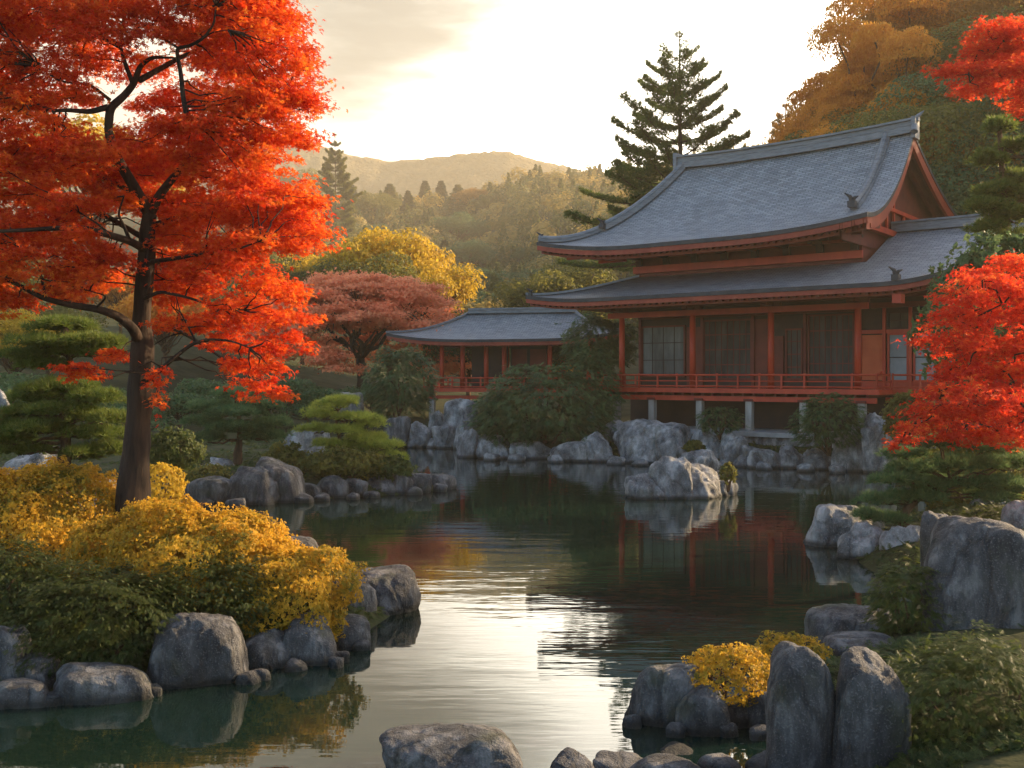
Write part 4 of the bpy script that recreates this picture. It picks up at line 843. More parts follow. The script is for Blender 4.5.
edge_maple((1110, 60), [(962, 66, 22, 9), (985, 50, 26, 9), (1010, 40, 26, 9), (975, 84, 22, 7), (1000, 70, 28, 9), (1025, 62, 26, 10), (985, 28, 18, 7), (1030, 88, 22, 8), (1035, 108, 18, 7), (1045, 40, 30, 10), (1060, 75, 30, 12), (1020, 24, 22, 8)],
    24, (1130, 500), 'bright red maple boughs reaching in at the upper right corner against the hillside', 22, dens=1100, leaf=.075, trunk_r=.2, dspread=1.6)

# ---- pines
def cloud_pine(name, base_px, D, trunk_px, pads_px, label, seed, mat='pine', needle=.13, dens=520, T=T_NEED, tr=.12, cat='pine tree', gz=None, tlab=None, group=None):
    r = np.random.default_rng(seed); base = at(*base_px, D)
    if gz is not None: base[2] = gz
    Tg = Geo(); P = np.array([at(x, y, D)-base for x, y in trunk_px]); P = np.vstack([[0, 0, -.2], P]) ; n = 5*(len(P)-1)+1; t = np.linspace(0, len(P)-1, n)
    Q = np.stack([np.interp(t, np.arange(len(P)), P[:, j]) for j in range(3)], -1)
    for _ in range(2): Q[1:-1] = (Q[:-2]+2*Q[1:-1]+Q[2:])/4
    Q[1:, 1] += np.cumsum(r.normal(size=n-1))*.015; Tg.tube(Q, np.linspace(tr, tr*.3, n), 10, rough=.25, seed=seed)
    C = Geo()
    for x, y, rx, ry in pads_px:
        for k in range(2):
            Dp = D+(r.uniform(-.9, .9)*rx*D/F if k else r.uniform(-.3, .3)); c = at(x+(r.uniform(-4, 4) if k else 0), y+(r.uniform(-3, 3) if k else 0), Dp)-base; RX = rx*Dp/F; RZ = ry*Dp/F
            j = int((np.abs(Q-c)*np.array([.6, .6, 1])).sum(1).argmin()); limb_to(Tg, Q[j], c-np.array([0, 0, RZ*.3]), tr*.32, .012, r, .08, 6, 7)
            nt = int(dens*RX*RX)+40; m = 8; a = r.uniform(0, 6.283, m); q_ = np.sqrt(r.random(m))*.72; S = np.stack([np.cos(a)*q_*RX, np.sin(a)*q_*RX*.9, (1-q_**2)*RZ*.35+r.normal(size=m)*RZ*.12], -1)
            kk = r.integers(0, m, nt); d = unit(r, nt); d[:, 2] = np.abs(d[:, 2])*1.0-.18
            PP = S[kk]+d*np.array([RX*.36, RX*.36, RZ*.6]); PP += r.normal(size=PP.shape)*needle*.15
            Nv = d*np.array([1, 1, .5])+np.array([0, 0, .75])+r.normal(size=(nt, 3))*.25
            scatter(C, T, c+PP, Nv, needle*r.uniform(.7, 1.25, nt), .5+r.uniform(-.12, .12)+r.normal(size=nt)*.18, r)
    return plant_obj(name, base, label, cat, Tg, C, M['pbark'], M[mat], group=group)
cloud_pine('pine_tree', (62, 492), 20, [(62, 470), (66, 440), (64, 412), (70, 380), (68, 350), (66, 328)],
    [(60, 330, 34, 9), (40, 346, 30, 8), (88, 346, 32, 9), (30, 358, 26, 8), (66, 354, 34, 9), (100, 356, 24, 8), (46, 366, 24, 5), (60, 392, 36, 10), (30, 402, 30, 9), (92, 402, 32, 10), (14, 418, 28, 9), (60, 412, 34, 8), (100, 420, 28, 9), (36, 430, 40, 8), (90, 436, 34, 8), (4, 440, 34, 9), (20, 452, 30, 8), (104, 452, 22, 8), (-16, 430, 34, 12), (80, 458, 24, 6)],
    'dark green cloud-pruned pine in layered pads at the left edge behind the maple trunk', 31, 'mpine', .16, 620, tr=.15)
cloud_pine('pine_tree', (238, 470), 31, [(238, 455), (240, 430), (238, 410)],
    [(238, 396, 26, 8), (216, 408, 26, 8), (262, 408, 26, 8), (238, 416, 34, 8), (204, 426, 24, 7), (272, 424, 26, 7), (238, 432, 32, 7), (206, 440, 22, 6), (268, 440, 26, 6)],
    'dark layered garden pine with a short thick trunk on the left part of the peninsula', 32, 'pine', .16, 430, tr=.16)
cloud_pine('pine_tree', (336, 470), 29.5, [(336, 456), (340, 440), (336, 424), (338, 410)],
    [(334, 408, 22, 8), (348, 404, 16, 6), (322, 418, 20, 7), (356, 420, 22, 7), (370, 426, 16, 6), (314, 432, 18, 6), (342, 432, 22, 6), (366, 440, 22, 7), (386, 448, 20, 7), (350, 450, 26, 7), (398, 460, 14, 6), (330, 446, 20, 5), (384, 460, 22, 6)],
    'bright sunlit garden pine with pruned tiers near the tip of the peninsula', 33, 'brightpine', .15, 480, tr=.09)
cloud_pine('pine_tree', (905, 530), 19.2, [(905, 512), (915, 502), (930, 490), (950, 478)],
    [(905, 456, 22, 6), (940, 446, 34, 8), (985, 450, 32, 9), (920, 470, 34, 8), (965, 466, 40, 9), (1010, 466, 30, 9), (895, 484, 28, 7), (935, 486, 36, 8), (980, 484, 36, 8), (880, 502, 22, 7), (915, 500, 30, 7), (868, 516, 14, 5), (885, 520, 22, 5), (1020, 490, 30, 8), (990, 500, 26, 7)],
    'spreading low dark pine hanging over the rocks below the scarlet maple', 34, 'pine', .14, 560, tr=.09)
cloud_pine('pine_tree', (1010, 420), 30, [(1010, 380), (1008, 300), (1004, 200), (1000, 130)],
    [(1000, 130, 18, 10), (1015, 150, 18, 10), (990, 165, 20, 10), (1020, 180, 22, 10), (1000, 195, 26, 11), (984, 210, 20, 9), (1015, 220, 26, 11), (992, 232, 24, 10), (1012, 246, 28, 10), (1035, 200, 24, 14), (1040, 240, 24, 14), (1040, 150, 20, 14)],
    'green pine with stacked boughs at the right edge beside the end of the hall roof', 35, 'mpine', .2, 330, T_NEEDB, tr=.22, gz=.6)

# ---- domed and layered shrubs
def dome_shrub(name, px, py, D, rx, ry, label, seed, mat, leaf, dens, T=T_LEAF, base_py=None, trunk=False, lay=0, cat='shrub', dep=.9, group=None, lump=.22, spray=False):
    """px,py: centre of the visible mass at D; rx,ry: half sizes in pixels"""
    r = np.random.default_rng(seed); c = at(px, py, D); RX = rx*D/F; RZ = ry*D/F; RY = RX*dep; base = c.copy(); base[2] = c[2]-RZ*(.95)
    n = int(dens*(RX*RY+RX*RZ+RY*RZ)); d = unit(r, n); d[:, 2] = np.where(d[:, 2] < -.8, -d[:, 2], d[:, 2]); off = r.uniform(0, 40, 3)
    L_ = fbm(d*2.6+off, seed, 4); rr = 1+lump*1.25*L_+.16*np.abs(fbm(d*6.5+off, seed+8, 3))-.05
    if lay: ph = d[:, 2]*lay+L_*1.3; rr *= 1-.16*(ph-np.floor(ph)); 
    fuzz = r.random(n)**2.5*.22; P = d*(rr-fuzz*.8)[:, None]*np.array([RX, RY, RZ])
    dn = d/np.array([RX, RY, RZ]); dn /= np.linalg.norm(dn, axis=1)[:, None]
    C = Geo(); tint = .5+.35*fbm(d*4+off, seed+3, 3)+r.normal(size=n)*.13
    if spray: scatter(C, T, P, dn*.35+np.array([0, 0, .8])+r.normal(size=(n, 3))*.25, leaf*r.uniform(.7, 1.3, n), tint, r, tang=dn*np.array([1, 1, .25]))
    else: scatter(C, T, P, dn+r.normal(size=(n, 3))*.6, leaf*r.uniform(.65, 1.3, n), tint, r)
    k = int(n*.05); e = unit(r, k); e[:, 2] = np.abs(e[:, 2]); P2 = e*np.array([RX, RY, RZ])*(1.02+.1*r.random(k))[:, None]; scatter(C, T, P2, e+r.normal(size=(k, 3))*.7, leaf*.8, .7, r)
    C.V = [v+(c-base) for v in C.V]
    Tg = Geo()
    for j in range(6): e = unit(r, 1)[0]*.7; e[2] = abs(e[2])*.6+.1; limb_to(Tg, (0, 0, -.25), e*np.array([RX, RY, RZ])+(c-base), .03+RX*.015, .008, r, .1, 6)
    return plant_obj(name, base, label, cat, Tg, C, M['pbark'], M[mat], tname='stems', cname='foliage', group=group)
S = dome_shrub
# left bank: yellow mass over green skirts
S('azalea_shrub', 40, 535, 14.6, 84, 64, 'rounded yellow-gold shrub at the left edge, left of the maple trunk', 41, 'yshrub', .046, 8000, T_TRI, lump=.2)
S('azalea_shrub', 205, 572, 13.2, 92, 62, 'broad golden-yellow shrub spreading right of the maple trunk above the boulders', 42, 'yshrub', .043, 9000, T_TRI, lump=.25)
S('azalea_shrub', 290, 598, 12.6, 62, 46, 'bright yellow shrub end trailing over the rocks at the tip of the left bank', 43, 'yshrub', .04, 9500, T_TRI, lump=.28)
S('azalea_shrub', 125, 560, 13.4, 60, 44, 'low yellow shrub clump wrapped round the foot of the maple trunk', 44, 'yshrub', .045, 5200, T_TRI)
S('juniper_shrub', 102, 622, 11.6, 96, 56, 'dark green feathery shrub with drooping fronds over the lower left boulders', 45, 'fern2', .062, 8500, T_SPRAY, lay=5, spray=True, lump=.25)
S('juniper_shrub', 8, 600, 12.0, 70, 54, 'dark green feathery shrub cut by the left edge above the shore stones', 46, 'fern2', .062, 8000, T_SPRAY, lay=5, spray=True, lump=.22)
S('juniper_shrub', 215, 600, 12.3, 70, 44, 'dark green feathery fringe below the broad yellow shrub', 47, 'fern2', .06, 8500, T_SPRAY, lay=4, spray=True, lump=.25)
# right foreground
S('azalea_shrub', 728, 677, 9.9, 44, 25, 'small yellow-orange shrub cushion on top of the boulders near the inlet', 48, 'yshrub', .032, 9000, T_TRI, lump=.25)
S('azalea_shrub', 790, 660, 10.6, 38, 20, 'narrow yellow shrub strip behind the bulging standing stone', 49, 'yshrub', .034, 8000, T_TRI, lump=.25)
S('juniper_shrub', 908, 604, 11.6, 38, 38, 'yellow-green shrub pressed against the huge upright boulder', 50, 'fern', .085, 4200, T_SPRAY, lay=4, spray=True)
S('juniper_shrub', 975, 728, 8.5, 98, 84, 'large dense green shrub filling the lower right corner', 51, 'fern', .075, 5200, T_SPRAY, lay=7, spray=True, lump=.2)
# peninsula and left middle distance
S('low_shrub', 285, 470, 29.3, 24, 26, 'olive bush between the two peninsula pines', 52, 'olive', .11, 900, T_TRI, lay=4)
S('low_shrub', 345, 464, 28.6, 40, 16, 'olive ground shrub beneath the bright peninsula pine', 53, 'olive', .10, 1000, T_TRI, lay=3)
S('low_shrub', 392, 470, 28.8, 22, 12, 'low sunlit shrub trailing to the peninsula tip', 54, 'fern', .10, 1000, T_TRI)
S('low_shrub', 172, 452, 25, 30, 24, 'green garden bush just right of the maple trunk', 55, 'fern', .10, 1200, T_TRI, lay=4)
S('low_shrub', 160, 486, 21, 24, 22, 'yellow-green sunlit bush behind the maple trunk foot', 56, 'gold', .07, 1800, T_TRI)
S('low_shrub', 208, 478, 27, 22, 12, 'small dark bush at the left root of the peninsula', 57, 'olive', .09, 1100, T_TRI)
# far shore
S('juniper_shrub', 545, 408, 41.5, 66, 40, 'wide dark green juniper mound over the far shore rocks between pavilion and hall', 58, 'green', .30, 330, T_SPRAY, lay=7, spray=True, lump=.25)
S('juniper_shrub', 510, 418, 41, 36, 30, 'left lobe juniper spilling over rocks in front of the pavilion deck', 59, 'green', .28, 360, T_SPRAY, lay=5, spray=True, lump=.25)
S('juniper_shrub', 592, 388, 43, 26, 44, 'taller green juniper at the left corner of the hall veranda', 60, 'green', .28, 360, T_SPRAY, lay=8, spray=True, lump=.25)
S('juniper_shrub', 400, 384, 49, 34, 40, 'cone-shaped dark green conifer in front of the left end of the pavilion', 61, 'green', .32, 320, T_SPRAY, lay=9, spray=True)
S('low_shrub', 829, 423, 35.2, 34, 27, 'small rounded pine bush in front of the right bays of the veranda', 62, 'green', .22, 620, T_SPRAY, lay=6, spray=True)
S('low_shrub', 720, 421, 38.2, 22, 13, 'small round green bush before the dark opening under the veranda', 63, 'green', .18, 700, T_SPRAY, lay=3, spray=True)
S('low_shrub', 912, 420, 33, 28, 26, 'green bush between the tall rock slabs and the scarlet maple', 64, 'olive', .16, 700, T_TRI, lay=3)
S('low_shrub', 728, 474, 27, 8, 9, 'little tuft of leaves on the right rock of the islet', 65, 'olive', .09, 1500, T_TRI)
S('low_shrub', 694, 448, 37, 9, 7, 'tiny tuft growing between the pale far shore rocks', 66, 'olive', .12, 1200, T_TRI)
S('low_shrub', 600, 344, 50, 34, 30, 'dark evergreen seen through the gap between pavilion roof and hall', 67, 'green', .34, 300, T_SPRAY, lay=6, spray=True)
S('low_shrub', 975, 480, 22, 60, 40, 'dark underbrush beneath the scarlet maple at the right edge', 68, 'olive', .12, 800, T_TRI)

# ---- coral-coloured dome maple behind the water
def dome_maple(px, py0, py1, D, rx, label, seed, mat, leaf=.15, dens=330):
    r = np.random.default_rng(seed); base = at(px, py1, D); top = CH+(HY-py0)*D/F-base[2]; RX = rx*D/F; T = Geo(); C = Geo()
    T.tube([(0, 0, -.5), (.05, 0, .8), (-.1, 0, top*.3)], [.42, .32, .28], 10, rough=.2)
    mains = []
    for k in range(9):
        a = k*math.tau/9+r.uniform(-.2, .2); q = np.array([math.cos(a)*RX*.55, math.sin(a)*RX*.45, top*r.uniform(.52, .72)]); t = np.linspace(0, 1, 8)[:, None]; P = np.array([-.1, 0, top*.28])+(q-np.array([-.1, 0, top*.28]))*t; P[:, 2] += np.sin(t[:, 0]*3.14)*.3; P[1:] += r.normal(size=(7, 3))*.12; T.tube(P, np.linspace(.17, .05, 8), 7); mains.append(P)
    MP = np.concatenate(mains); pads = []
    for k in range(150):
        a = r.uniform(0, math.tau); q = math.sqrt(r.random()); z = top*(.95-.5*q**3)+r.normal()*.18; c = np.array([math.cos(a)*q*RX*.92, math.sin(a)*q*RX*.8, z-(.25*top if r.random() < .25 else 0)]); pads.append((c, RX*.2, RX*.2, .38))
        j = int(np.linalg.norm(MP-c, axis=1).argmin()); limb_to(T, MP[j], c-np.array([0, 0, .3]), .045, .012, r, .05, 5, 5)
    maple_pads(C, pads, leaf, dens, r, T_TRI, sub=7)
    plant_obj('maple_tree', base, label, 'maple tree', T, C, M['bark'], M[mat])
dome_maple(362, 274, 392, 66, 112, 'coral-pink domed maple with a dark bare trunk fork, left of the pavilion', 71, 'domemaple')

# ---- tall pine behind the hall
def tall_pine(px, ptop, D, label, seed, tiers, half, leaf=.42, zb=None, dens=1.0, mat='btree', name='pine_tree', nbr=7):
    r = np.random.default_rng(seed); x = (px-512)*D/F; zb = ghz(x, D) if zb is None else zb; base = np.array([x, D, zb]); ztop = CH+(HY-ptop)*D/F-zb; T = Geo(); C = Geo()
    n = 12; P = np.stack([np.linspace(.3, 0, n)+r.normal(size=n)*.04, r.normal(size=n)*.05, np.linspace(-.5, ztop, n)], -1); T.tube(P, np.linspace(.42, .04, n), 10, rough=.15)
    for k in range(tiers):
        f = (k/(tiers-1))**.85; zz = ztop*(1-.02)-f*(ztop-half[2]); Rr = half[0]*(f**.72)*r.uniform(.8, 1.1)+.25+.0; nb = nbr if f > .15 else 5
        for b in range(nb):
            a = b*math.tau/nb+k*1.1+r.uniform(-.3, .3); L_ = Rr*r.uniform(.7, 1.1); d = np.array([math.cos(a), math.sin(a), 0]); t = np.linspace(0, 1, 8)
            Q = np.array([0, 0, zz])+d*L_*t[:, None]; Q[:, 2] += L_*(-.20*f*t*1.5+.42*t**2.2*(.6+.4*(1-f))+.25*(1-f)*t); T.tube(Q, np.linspace(.10*(.3+f), .018, 8), 5)
            m = int((22+75*L_)*dens); s = r.uniform(.3, 1.03, m)**.8; base_p = np.stack([np.interp(s, t, Q[:, j]) for j in range(3)], -1); side = np.array([-d[1], d[0], 0]); w = L_*.16*(1.2-s)+.22
            base_p += side*(r.normal(size=m)*w)[:, None]*.8; base_p[:, 2] += r.uniform(-.05, .28, m)
            scatter(C, T_NEEDB, base_p, d*.7+np.array([0, 0, .7])+r.normal(size=(m, 3))*.4, leaf*(.45+.55*min(1, f*4))*r.uniform(.6, 1.15, m), .4+r.normal(size=m)*.2, r)
    return plant_obj(name, base, label, 'pine tree', T, C, M['pbark'], M[mat])
tall_pine(679, 30, 76, 'tall open-branched pine rising alone against the sky behind the hall ridge', 81, 15, (8.2, 0, 11.5), leaf=.30, mat='mpine', dens=.95, nbr=7)
tall_pine(335, 133, 300, 'pointed dark conifer standing above the misty wood at the left', 82, 17, (10.5, 0, 6), leaf=.7, mat='olive', name='conifer_tree', dens=.8, nbr=6)
tall_pine(785, 104, 105, 'small thin conifer on the skyline just beyond the hall ridge', 83, 14, (3.6, 0, 8), leaf=.45, mat='btree', name='conifer_tree', dens=.5)

# ---- woods: a few source trees, copied as individuals
SRC = {}
def make_broadleaf(key, R, Hh, mat, leaf, dens, seed, nclump=26, trunk_h=.35, T=T_LEAF, tr=.28, flat=.8, open_=0):
    r = np.random.default_rng(seed); Tg = Geo(); C = Geo(); th = Hh*trunk_h
    P = np.stack([r.normal(size=7)*.12, r.normal(size=7)*.12, np.linspace(-.8, Hh*.75, 7)], -1); Tg.tube(P, np.linspace(tr, tr*.25, 7), 8, rough=.2); cl = []
    for k in range(nclump):
        d = unit(r, 1)[0]; q = r.uniform(.45, .95) if not open_ else r.uniform(.3, 1.0); d[2] = d[2] if d[2] > -.5 else -d[2]*.5
        c = np.array([d[0]*R*q, d[1]*R*q, th+(Hh-th)*(.5+.42*d[2]*q/.95)]); Rc = R*r.uniform(.24, .42)*(1-.35*open_); cl.append((c, Rc)); limb_to(Tg, (0, 0, c[2]*.62), c, tr*.3, .03, r, .1, 5)
    clump_tree(C, cl, leaf, dens, r, T, flat=flat)
    SRC[key] = (Tg.mesh('trunk', M['pbark'], True), C.mesh('crown', M[mat]), Hh)
def make_conifer(key, R, Hh, mat, leaf, seed, tiers=14, dens=1.0):
    r = np.random.default_rng(seed); Tg = Geo(); C = Geo(); Tg.tube([(0, 0, -.8), (0, 0, Hh*.5), (0, 0, Hh)], [.32, .2, .03], 8)
    for k in range(tiers):
        f = k/(tiers-1); z = Hh*(.98-.82*f); Rr = R*(.08+.92*f**.8)*r.uniform(.8, 1.12)
        for b in range(9):
            a = b*math.tau/9+k*.9+r.uniform(-.25, .25); L_ = Rr*r.uniform(.75, 1.1); d = np.array([math.cos(a), math.sin(a), 0]); Tg.tube([(0, 0, z), tuple(d*L_*.9+np.array([0, 0, z-L_*.2]))], [.06, .02], 4, False)
            m = int((10+26*L_)*dens); s = np.sqrt(r.random(m)); P = d*(L_*s)[:, None]+np.array([0, 0, z]); P[:, 2] -= L_*.28*s**1.3+r.uniform(-.1, .35, m); P += np.array([-d[1], d[0], 0])*(r.normal(size=m)*L_*.17)[:, None]
            scatter(C, T_SPRAY, P, np.array([0, 0, 1.0])+d*.4+r.normal(size=(m, 3))*.3, leaf*r.uniform(.7, 1.3, m), .45+r.normal(size=m)*.2, r, tang=np.broadcast_to(d, (m, 3)))
    SRC[key] = (Tg.mesh('trunk', M['pbark'], True), C.mesh('crown', M[mat]), Hh)
make_broadleaf('gold', 4.6, 10, 'gold', .27, 180, 101, 30)
make_broadleaf('orange', 4.4, 10, 'orange', .24, 170, 102, 34, T=T_TRI)
make_broadleaf('orange_open', 4.8, 11, 'orange', .2, 210, 103, 48, T=T_TRI, open_=1, flat=.5, tr=.32)
make_broadleaf('brown', 4.6, 10, 'btree', .27, 160, 104, 32)
make_broadleaf('olive', 4.8, 9.5, 'olive', .29, 160, 105, 32)
make_broadleaf('green', 4.6, 9, 'green', .29, 160, 106, 30)
make_broadleaf('h_orange', 4.4, 10, 'orange', .105, 2000, 112, 34)
make_broadleaf('h_open', 4.8, 11, 'orange', .105, 2300, 113, 46, open_=1, flat=.5, tr=.34)
make_broadleaf('h_brown', 4.6, 10, 'btree', .105, 2000, 114, 32)
make_broadleaf('h_olive', 4.8, 9.5, 'olive', .105, 2000, 115, 34)
make_broadleaf('h_green', 4.6, 9, 'green', .105, 2000, 116, 32)
make_conifer('cedar', 3.3, 13, 'cedar', .5, 107, 18, 2.0)
make_conifer('cedar2', 4.2, 12, 'olive', .55, 108, 15, 2.0)
make_broadleaf('darkshrub', 3.2, 4.2, 'green', .26, 150, 109, 22, trunk_h=.1, tr=.12)
KN = {'gold': ('broadleaf_tree', 'tree'), 'orange': ('broadleaf_tree', 'tree'), 'orange_open': ('broadleaf_tree', 'tree'), 'brown': ('broadleaf_tree', 'tree'), 'olive': ('broadleaf_tree', 'tree'), 'green': ('broadleaf_tree', 'tree'),
      'cedar': ('conifer_tree', 'conifer'), 'cedar2': ('conifer_tree', 'conifer'), 'h_orange': ('broadleaf_tree', 'tree'), 'h_open': ('broadleaf_tree', 'tree'), 'h_brown': ('broadleaf_tree', 'tree'), 'h_olive': ('broadleaf_tree', 'tree'), 'h_green': ('broadleaf_tree', 'tree'), 'darkshrub': ('evergreen_shrub', 'shrub')}
PR = random.Random(5)
def tree(key, px, ptop, D, label, group=None, h=None, wide=1.0, zoff=0):
    x = (px-512)*D/F; zt = CH+(HY-ptop)*D/F; me_t, me_c, H_ = SRC[key]
    if h is None: zb = ghz(x, D)-.2+zoff; h = max(2.0, zt-zb)
    else: zb = zt-h
    k = h/H_; nm, cat = KN[key]; e = empty(nm, (x, D, zb), label, cat, group, PR.uniform(0, 6.28)); e.scale = (k*wide, k*wide, k)
    obj('trunk', me_t, e); obj('crown', me_c, e); return e
# left middle distance
tree('gold', 388, 224, 84, 'large golden-yellow rounded tree rising behind the coral maple', wide=.92)
tree('gold', 432, 256, 80, 'sunlit yellow tree at the right of the large golden one, left of the pavilion roof', wide=.9)
tree('olive', 362, 262, 78, 'green-yellow tree in front of the large golden one')
tree('gold', 305, 252, 88, 'yellow-green tree between the red maple and the golden trees')
tree('olive', 262, 256, 84, 'olive tree just right of the red maple crown', wide=1.1)
tree('green', 225, 285, 70, 'dark green tree behind the lower right boughs of the red maple')
tree('gold', 12, 306, 48, 'yellow tree at the left edge behind the cloud pine')
tree('olive', 50, 300, 60, 'olive tree behind the top of the cloud pine')
tree('olive', -30, 250, 66, 'olive green tree filling the left edge behind the red maple', wide=1.2)
tree('brown', 120, 270, 72, 'russet tree glimpsed under the red maple crown')
tree('orange', 165, 288, 62, 'orange tree glimpsed right of the maple trunk')
tree('gold', 90, 120, 120, 'pale yellow-green tree showing through the gap high in the red maple', wide=1.1)
GD = 'dark evergreens behind the peninsula'
for a in ((178, 392, 43, 'dark evergreen shrub directly right of the maple trunk'), (222, 378, 48, 'dark evergreen mass above the dark peninsula pine'), (268, 376, 50, 'dark evergreen shrub between the peninsula pine and the coral maple'), (306, 388, 50, 'dark evergreen shrub at the left foot of the coral maple'),
          (130, 400, 40, 'dark evergreen shrub behind the maple trunk'), (96, 380, 44, 'dark evergreen shrub behind the cloud pine'), (40, 372, 46, 'dark evergreen hedge at the left edge behind the cloud pine'), (-10, 380, 40, 'dark evergreen shrub cut by the left edge of the photo'), (372, 382, 56, 'dark evergreen shrub right of the coral maple trunk'), (330, 386, 62, 'dark evergreen shrub seen through the fork of the coral maple')):
    tree('darkshrub', a[0], a[1], a[2], a[3], GD, wide=1.25)
tree('green', 470, 318, 68, 'green tree behind the left end of the pavilion roof', wide=1.1)
tree('green', 588, 320, 62, 'dark green tree behind the right end of the pavilion')
tree('orange', 560, 338, 66, 'small orange tree seen through the open right end of the pavilion')
# misty wood
GW = 'misty wood behind the golden trees'
WF = 3.0
rows = [
 ('cedar', (252, 196, 140), 'left'), ('cedar2', (275, 180, 150), ''), ('olive', (292, 172, 155), ''), ('cedar', (312, 186, 132), ''), ('cedar', (352, 184, 138), ''), ('olive', (372, 194, 132), ''), ('cedar2', (390, 183, 142), ''), ('cedar', (408, 190, 136), ''),
 ('cedar', (425, 180, 150), ''), ('cedar', (441, 180, 148), ''), ('cedar2', (458, 184, 142), ''), ('brown', (474, 188, 140), ''), ('olive', (488, 196, 136), ''), ('cedar', (506, 206, 142), ''), ('brown', (524, 212, 150), ''),
 ('brown', (545, 203, 155), ''), ('olive', (566, 206, 150), ''), ('brown', (590, 214, 150), ''), ('cedar', (610, 205, 170), ''), ('olive', (632, 214, 165), ''), ('cedar2', (655, 222, 165), '')]
lab1 = ['leftmost pointed cedar of the misty wood beside the red maple', 'broad hazy conifer left of the tall pointed one', 'round hazy tree just left of the tall pointed conifer', 'hazy cedar at the left foot of the tall pointed conifer', 'hazy cedar just right of the tall pointed conifer', 'rounded hazy tree second right of the tall pointed conifer',
 'broad hazy conifer above the large golden tree', 'narrow hazy cedar above the large golden tree', 'left of the twin pointed cedars on the wood skyline', 'right of the twin pointed cedars on the wood skyline', 'broad-topped conifer right of the twin pointed cedars', 'brownish rounded tree on the wood skyline right of the cedars',
 'hazy olive tree where the wood skyline starts to fall', 'slim hazy cedar in the dip of the wood skyline', 'small brown tree in the dip of the wood skyline', 'large round brown tree on the far rise left of the hall roof', 'olive crown right beside the large round brown tree', 'brown crown touching the upturned eave tip of the upper roof',
 'pointed hazy cedar above the upturned eave tip', 'hazy tree partly hidden behind the upper roof slope', 'hazy conifer mostly hidden behind the upper roof']
for (k, (x, y, D), _), lb in zip(rows, lab1): tree(k, x, y, D*WF, lb, GW, wide=1.15 if k[0] != 'c' else 1.3)
rr = random.Random(9)
zone = [('below the twin cedars', 400, 470), ('left, under the tall pointed conifer', 250, 330), ('above the pavilion roof', 470, 560), ('below the round brown tree', 520, 640)]
for row_i, (y0, D, step, where) in enumerate(((222, 340, 22, 'in the second row of misty wood'), (246, 260, 25, 'in the third row of misty wood'), (268, 190, 25, 'high on the green slope'), (292, 140, 27, 'low on the green slope'))):
    xs_ = range(240 if row_i < 2 else 455, 650, step)
    for n_, x in enumerate(xs_):
        k = rr.choice(['cedar', 'cedar2', 'olive', 'green', 'olive'] if row_i < 2 else ['green', 'olive', 'green', 'darkshrub'])
        yy = y0+rr.uniform(-7, 7)+(max(0, x-470)*.07 if row_i < 2 else 0); kind = {'cedar': 'narrow cedar', 'cedar2': 'broad conifer', 'olive': 'olive rounded tree', 'green': 'dark green rounded tree', 'darkshrub': 'low dark green bush'}[k]
        ref = ('right beside the red maple' if x < 300 else 'above the coral maple' if x < 350 else 'behind the large golden tree' if x < 430 else 'right of the golden trees' if x < 480 else 'over the pavilion roof' if x < 540 else 'left of the eave tips' if x < 590 else 'behind the hall eaves')
        tree(k, x+rr.uniform(-8, 8), yy, D+rr.uniform(-4, 4), f'{kind} {where}, {ref}', GW, wide=1.3)
tree('olive', 568, 266, 92, 'pale olive tree between the two eave tips of the hall', wide=1.3)
# right-hand hillside
GH = 'autumn trees on the right hillside'
for a in (('orange_open', 876, 2, 66, 'tall open orange tree with a visible dark trunk on the hillside', .62), ('orange_open', 915, -30, 74, 'orange tree at the top edge right of the open-trunked one', 0.8), ('orange', 848, 78, 64, 'orange tree lowest on the hillside skyline left of the open-trunked one', 0.5), ('orange', 820, 112, 62, 'small orange tree at the left end of the hillside skyline', 0.5),
    ('orange', 869, 96, 62, 'orange tree beneath the open-trunked one, over the hall ridge', 0.6), ('brown', 895, 84, 66, 'brown-orange tree behind the right ridge end', 0.8), ('olive', 925, 50, 72, 'olive tree high on the hillside left of the red boughs', .6), ('orange_open', 950, -35, 82, 'orange tree at the top edge above the red boughs', .85), ('olive', 985, -40, 80, 'olive tree in the upper right corner behind the red boughs', .7),
    ('brown', 1020, -20, 74, 'brown tree at the right edge behind the red boughs', 1.2), ('brown', 905, 112, 60, 'brown-gold tree directly behind the ridge end ornament', 1.1), ('olive', 945, 92, 62, 'olive tree right of the ridge end ornament', 1.15), ('brown', 985, 90, 60, 'brown tree below the red boughs', 1.1), ('green', 1030, 70, 58, 'green tree at the right edge below the red boughs', 1.2),
    ('olive', 930, 140, 62, 'olive tree above the rear gable slope', 1.1), ('brown', 968, 138, 66, 'russet tree right of the gable', 1.0), ('olive', 1010, 130, 60, 'olive-green tree behind the edge pine', 1.1), ('green', 955, 175, 64, 'dark green tree touching the rear eave of the gable', 1.0), ('olive', 1005, 190, 60, 'olive tree low behind the edge pine', 1.1),
    ('orange', 850, 128, 60, 'orange tree just over the hall ridge', 0.6), ('brown', 880, 120, 62, 'brown-gold tree close behind the right part of the hall ridge', 0.7), ('olive', 1060, 20, 66, 'olive tree beyond the right edge', 1.3), ('green', 1080, 120, 52, 'dark green tree beyond the right edge', 1.3), ('orange', 803, 138, 66, 'low orange tree beside the thin skyline conifer', 0.5)):
    tree('h_'+a[0].replace('orange_open', 'open'), a[1], a[2], a[3], a[4], GH, wide=a[5])
S('evergreen_shrub', 1000, 330, 27, 70, 90, 'dark evergreen mass behind the scarlet maple at the right edge', 91, 'green', .2, 330, T_TRI, lay=4)
for o in [x for x in bpy.data.objects if x.type == 'MESH' and x.name.split('.')[0] in ('trunk', 'stems')]: pass

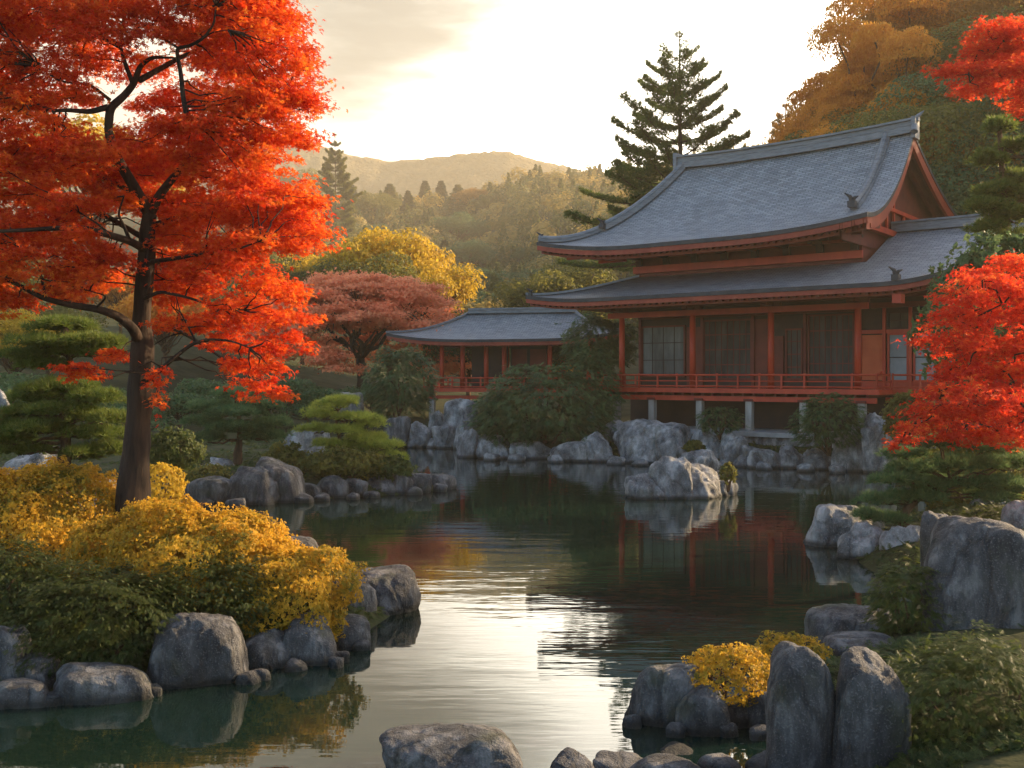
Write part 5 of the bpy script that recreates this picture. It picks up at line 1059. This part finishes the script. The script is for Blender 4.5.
# low plants growing over the near banks
def ground_cover():
    r = np.random.default_rng(77); n = 150000; y = 7.6+34*r.random(n)**1.4; x = (r.random(n)-.5)*1.15*y; sd = pond_sd(x, y); k = (sd > .12)&(fbm(np.stack([x, y, y*0], -1)*.8, 8, 3) > -.25); x, y = x[k], y[k]
    z = gh(x, y)+.02; G = Geo(); m = len(x); sz = (.07+.0032*y)*r.uniform(.6, 1.5, m)
    scatter(G, T_SPRAY, np.stack([x, y, z], -1), np.stack([r.normal(size=m)*.6, r.normal(size=m)*.6-.3, np.ones(m)], -1), sz, .45+.3*vnoise(np.stack([x, y, y*0], -1)*1.5, 4)+r.normal(size=m)*.15, r)
    tag(obj('ground_cover', G.mesh('ground_cover', M['fern'])), 'low mossy plants covering the near banks of the pond', 'ground cover', kind='stuff')
ground_cover()

def far_wood():
    r = np.random.default_rng(88); G = Geo(); n = 1500; y = 112+430*r.random(n)**.85; px = r.uniform(150, 760, n); x = (px-512)*y/F; z = gh(x, y)
    U = unit(r, 260); U[:, 2] = np.abs(U[:, 2]*1.0)-.25
    for i in range(n):
        con = r.random() < .4; h = r.uniform(4.5, 7.5)*(.75+y[i]/330); R_ = h*(.28 if con else .42); k = r.permutation(260)[:230]; d = U[k]+r.normal(size=(230, 3))*.12
        if con: t = r.random(230)**.8; a = r.uniform(0, 6.283, 230); q = R_*(1-t)*r.uniform(.6, 1.05, 230)+.15; P = np.stack([np.cos(a)*q, np.sin(a)*q, t*h], -1)
        else: rr_ = R_*(.75+.3*vnoise(d*2+i, 3)); P = d*rr_[:, None]+np.array([0, 0, h-R_*1.05]); P[:, 2] = (P[:, 2])*1.0
        scatter(G, T_LEAF, P+np.array([x[i], y[i], z[i]-.3]), d+np.array([0, 0, .3]), (.55+y[i]*.0021)*r.uniform(.7, 1.3, 230), (.2 if con else r.choice([.3, .45, .7, .85]))+r.normal(size=230)*.1, r)
    tag(obj('far_wood', G.mesh('far_wood', M['wood'])), 'dense mixed wood covering the slopes behind the garden', 'wood', kind='stuff')
far_wood()
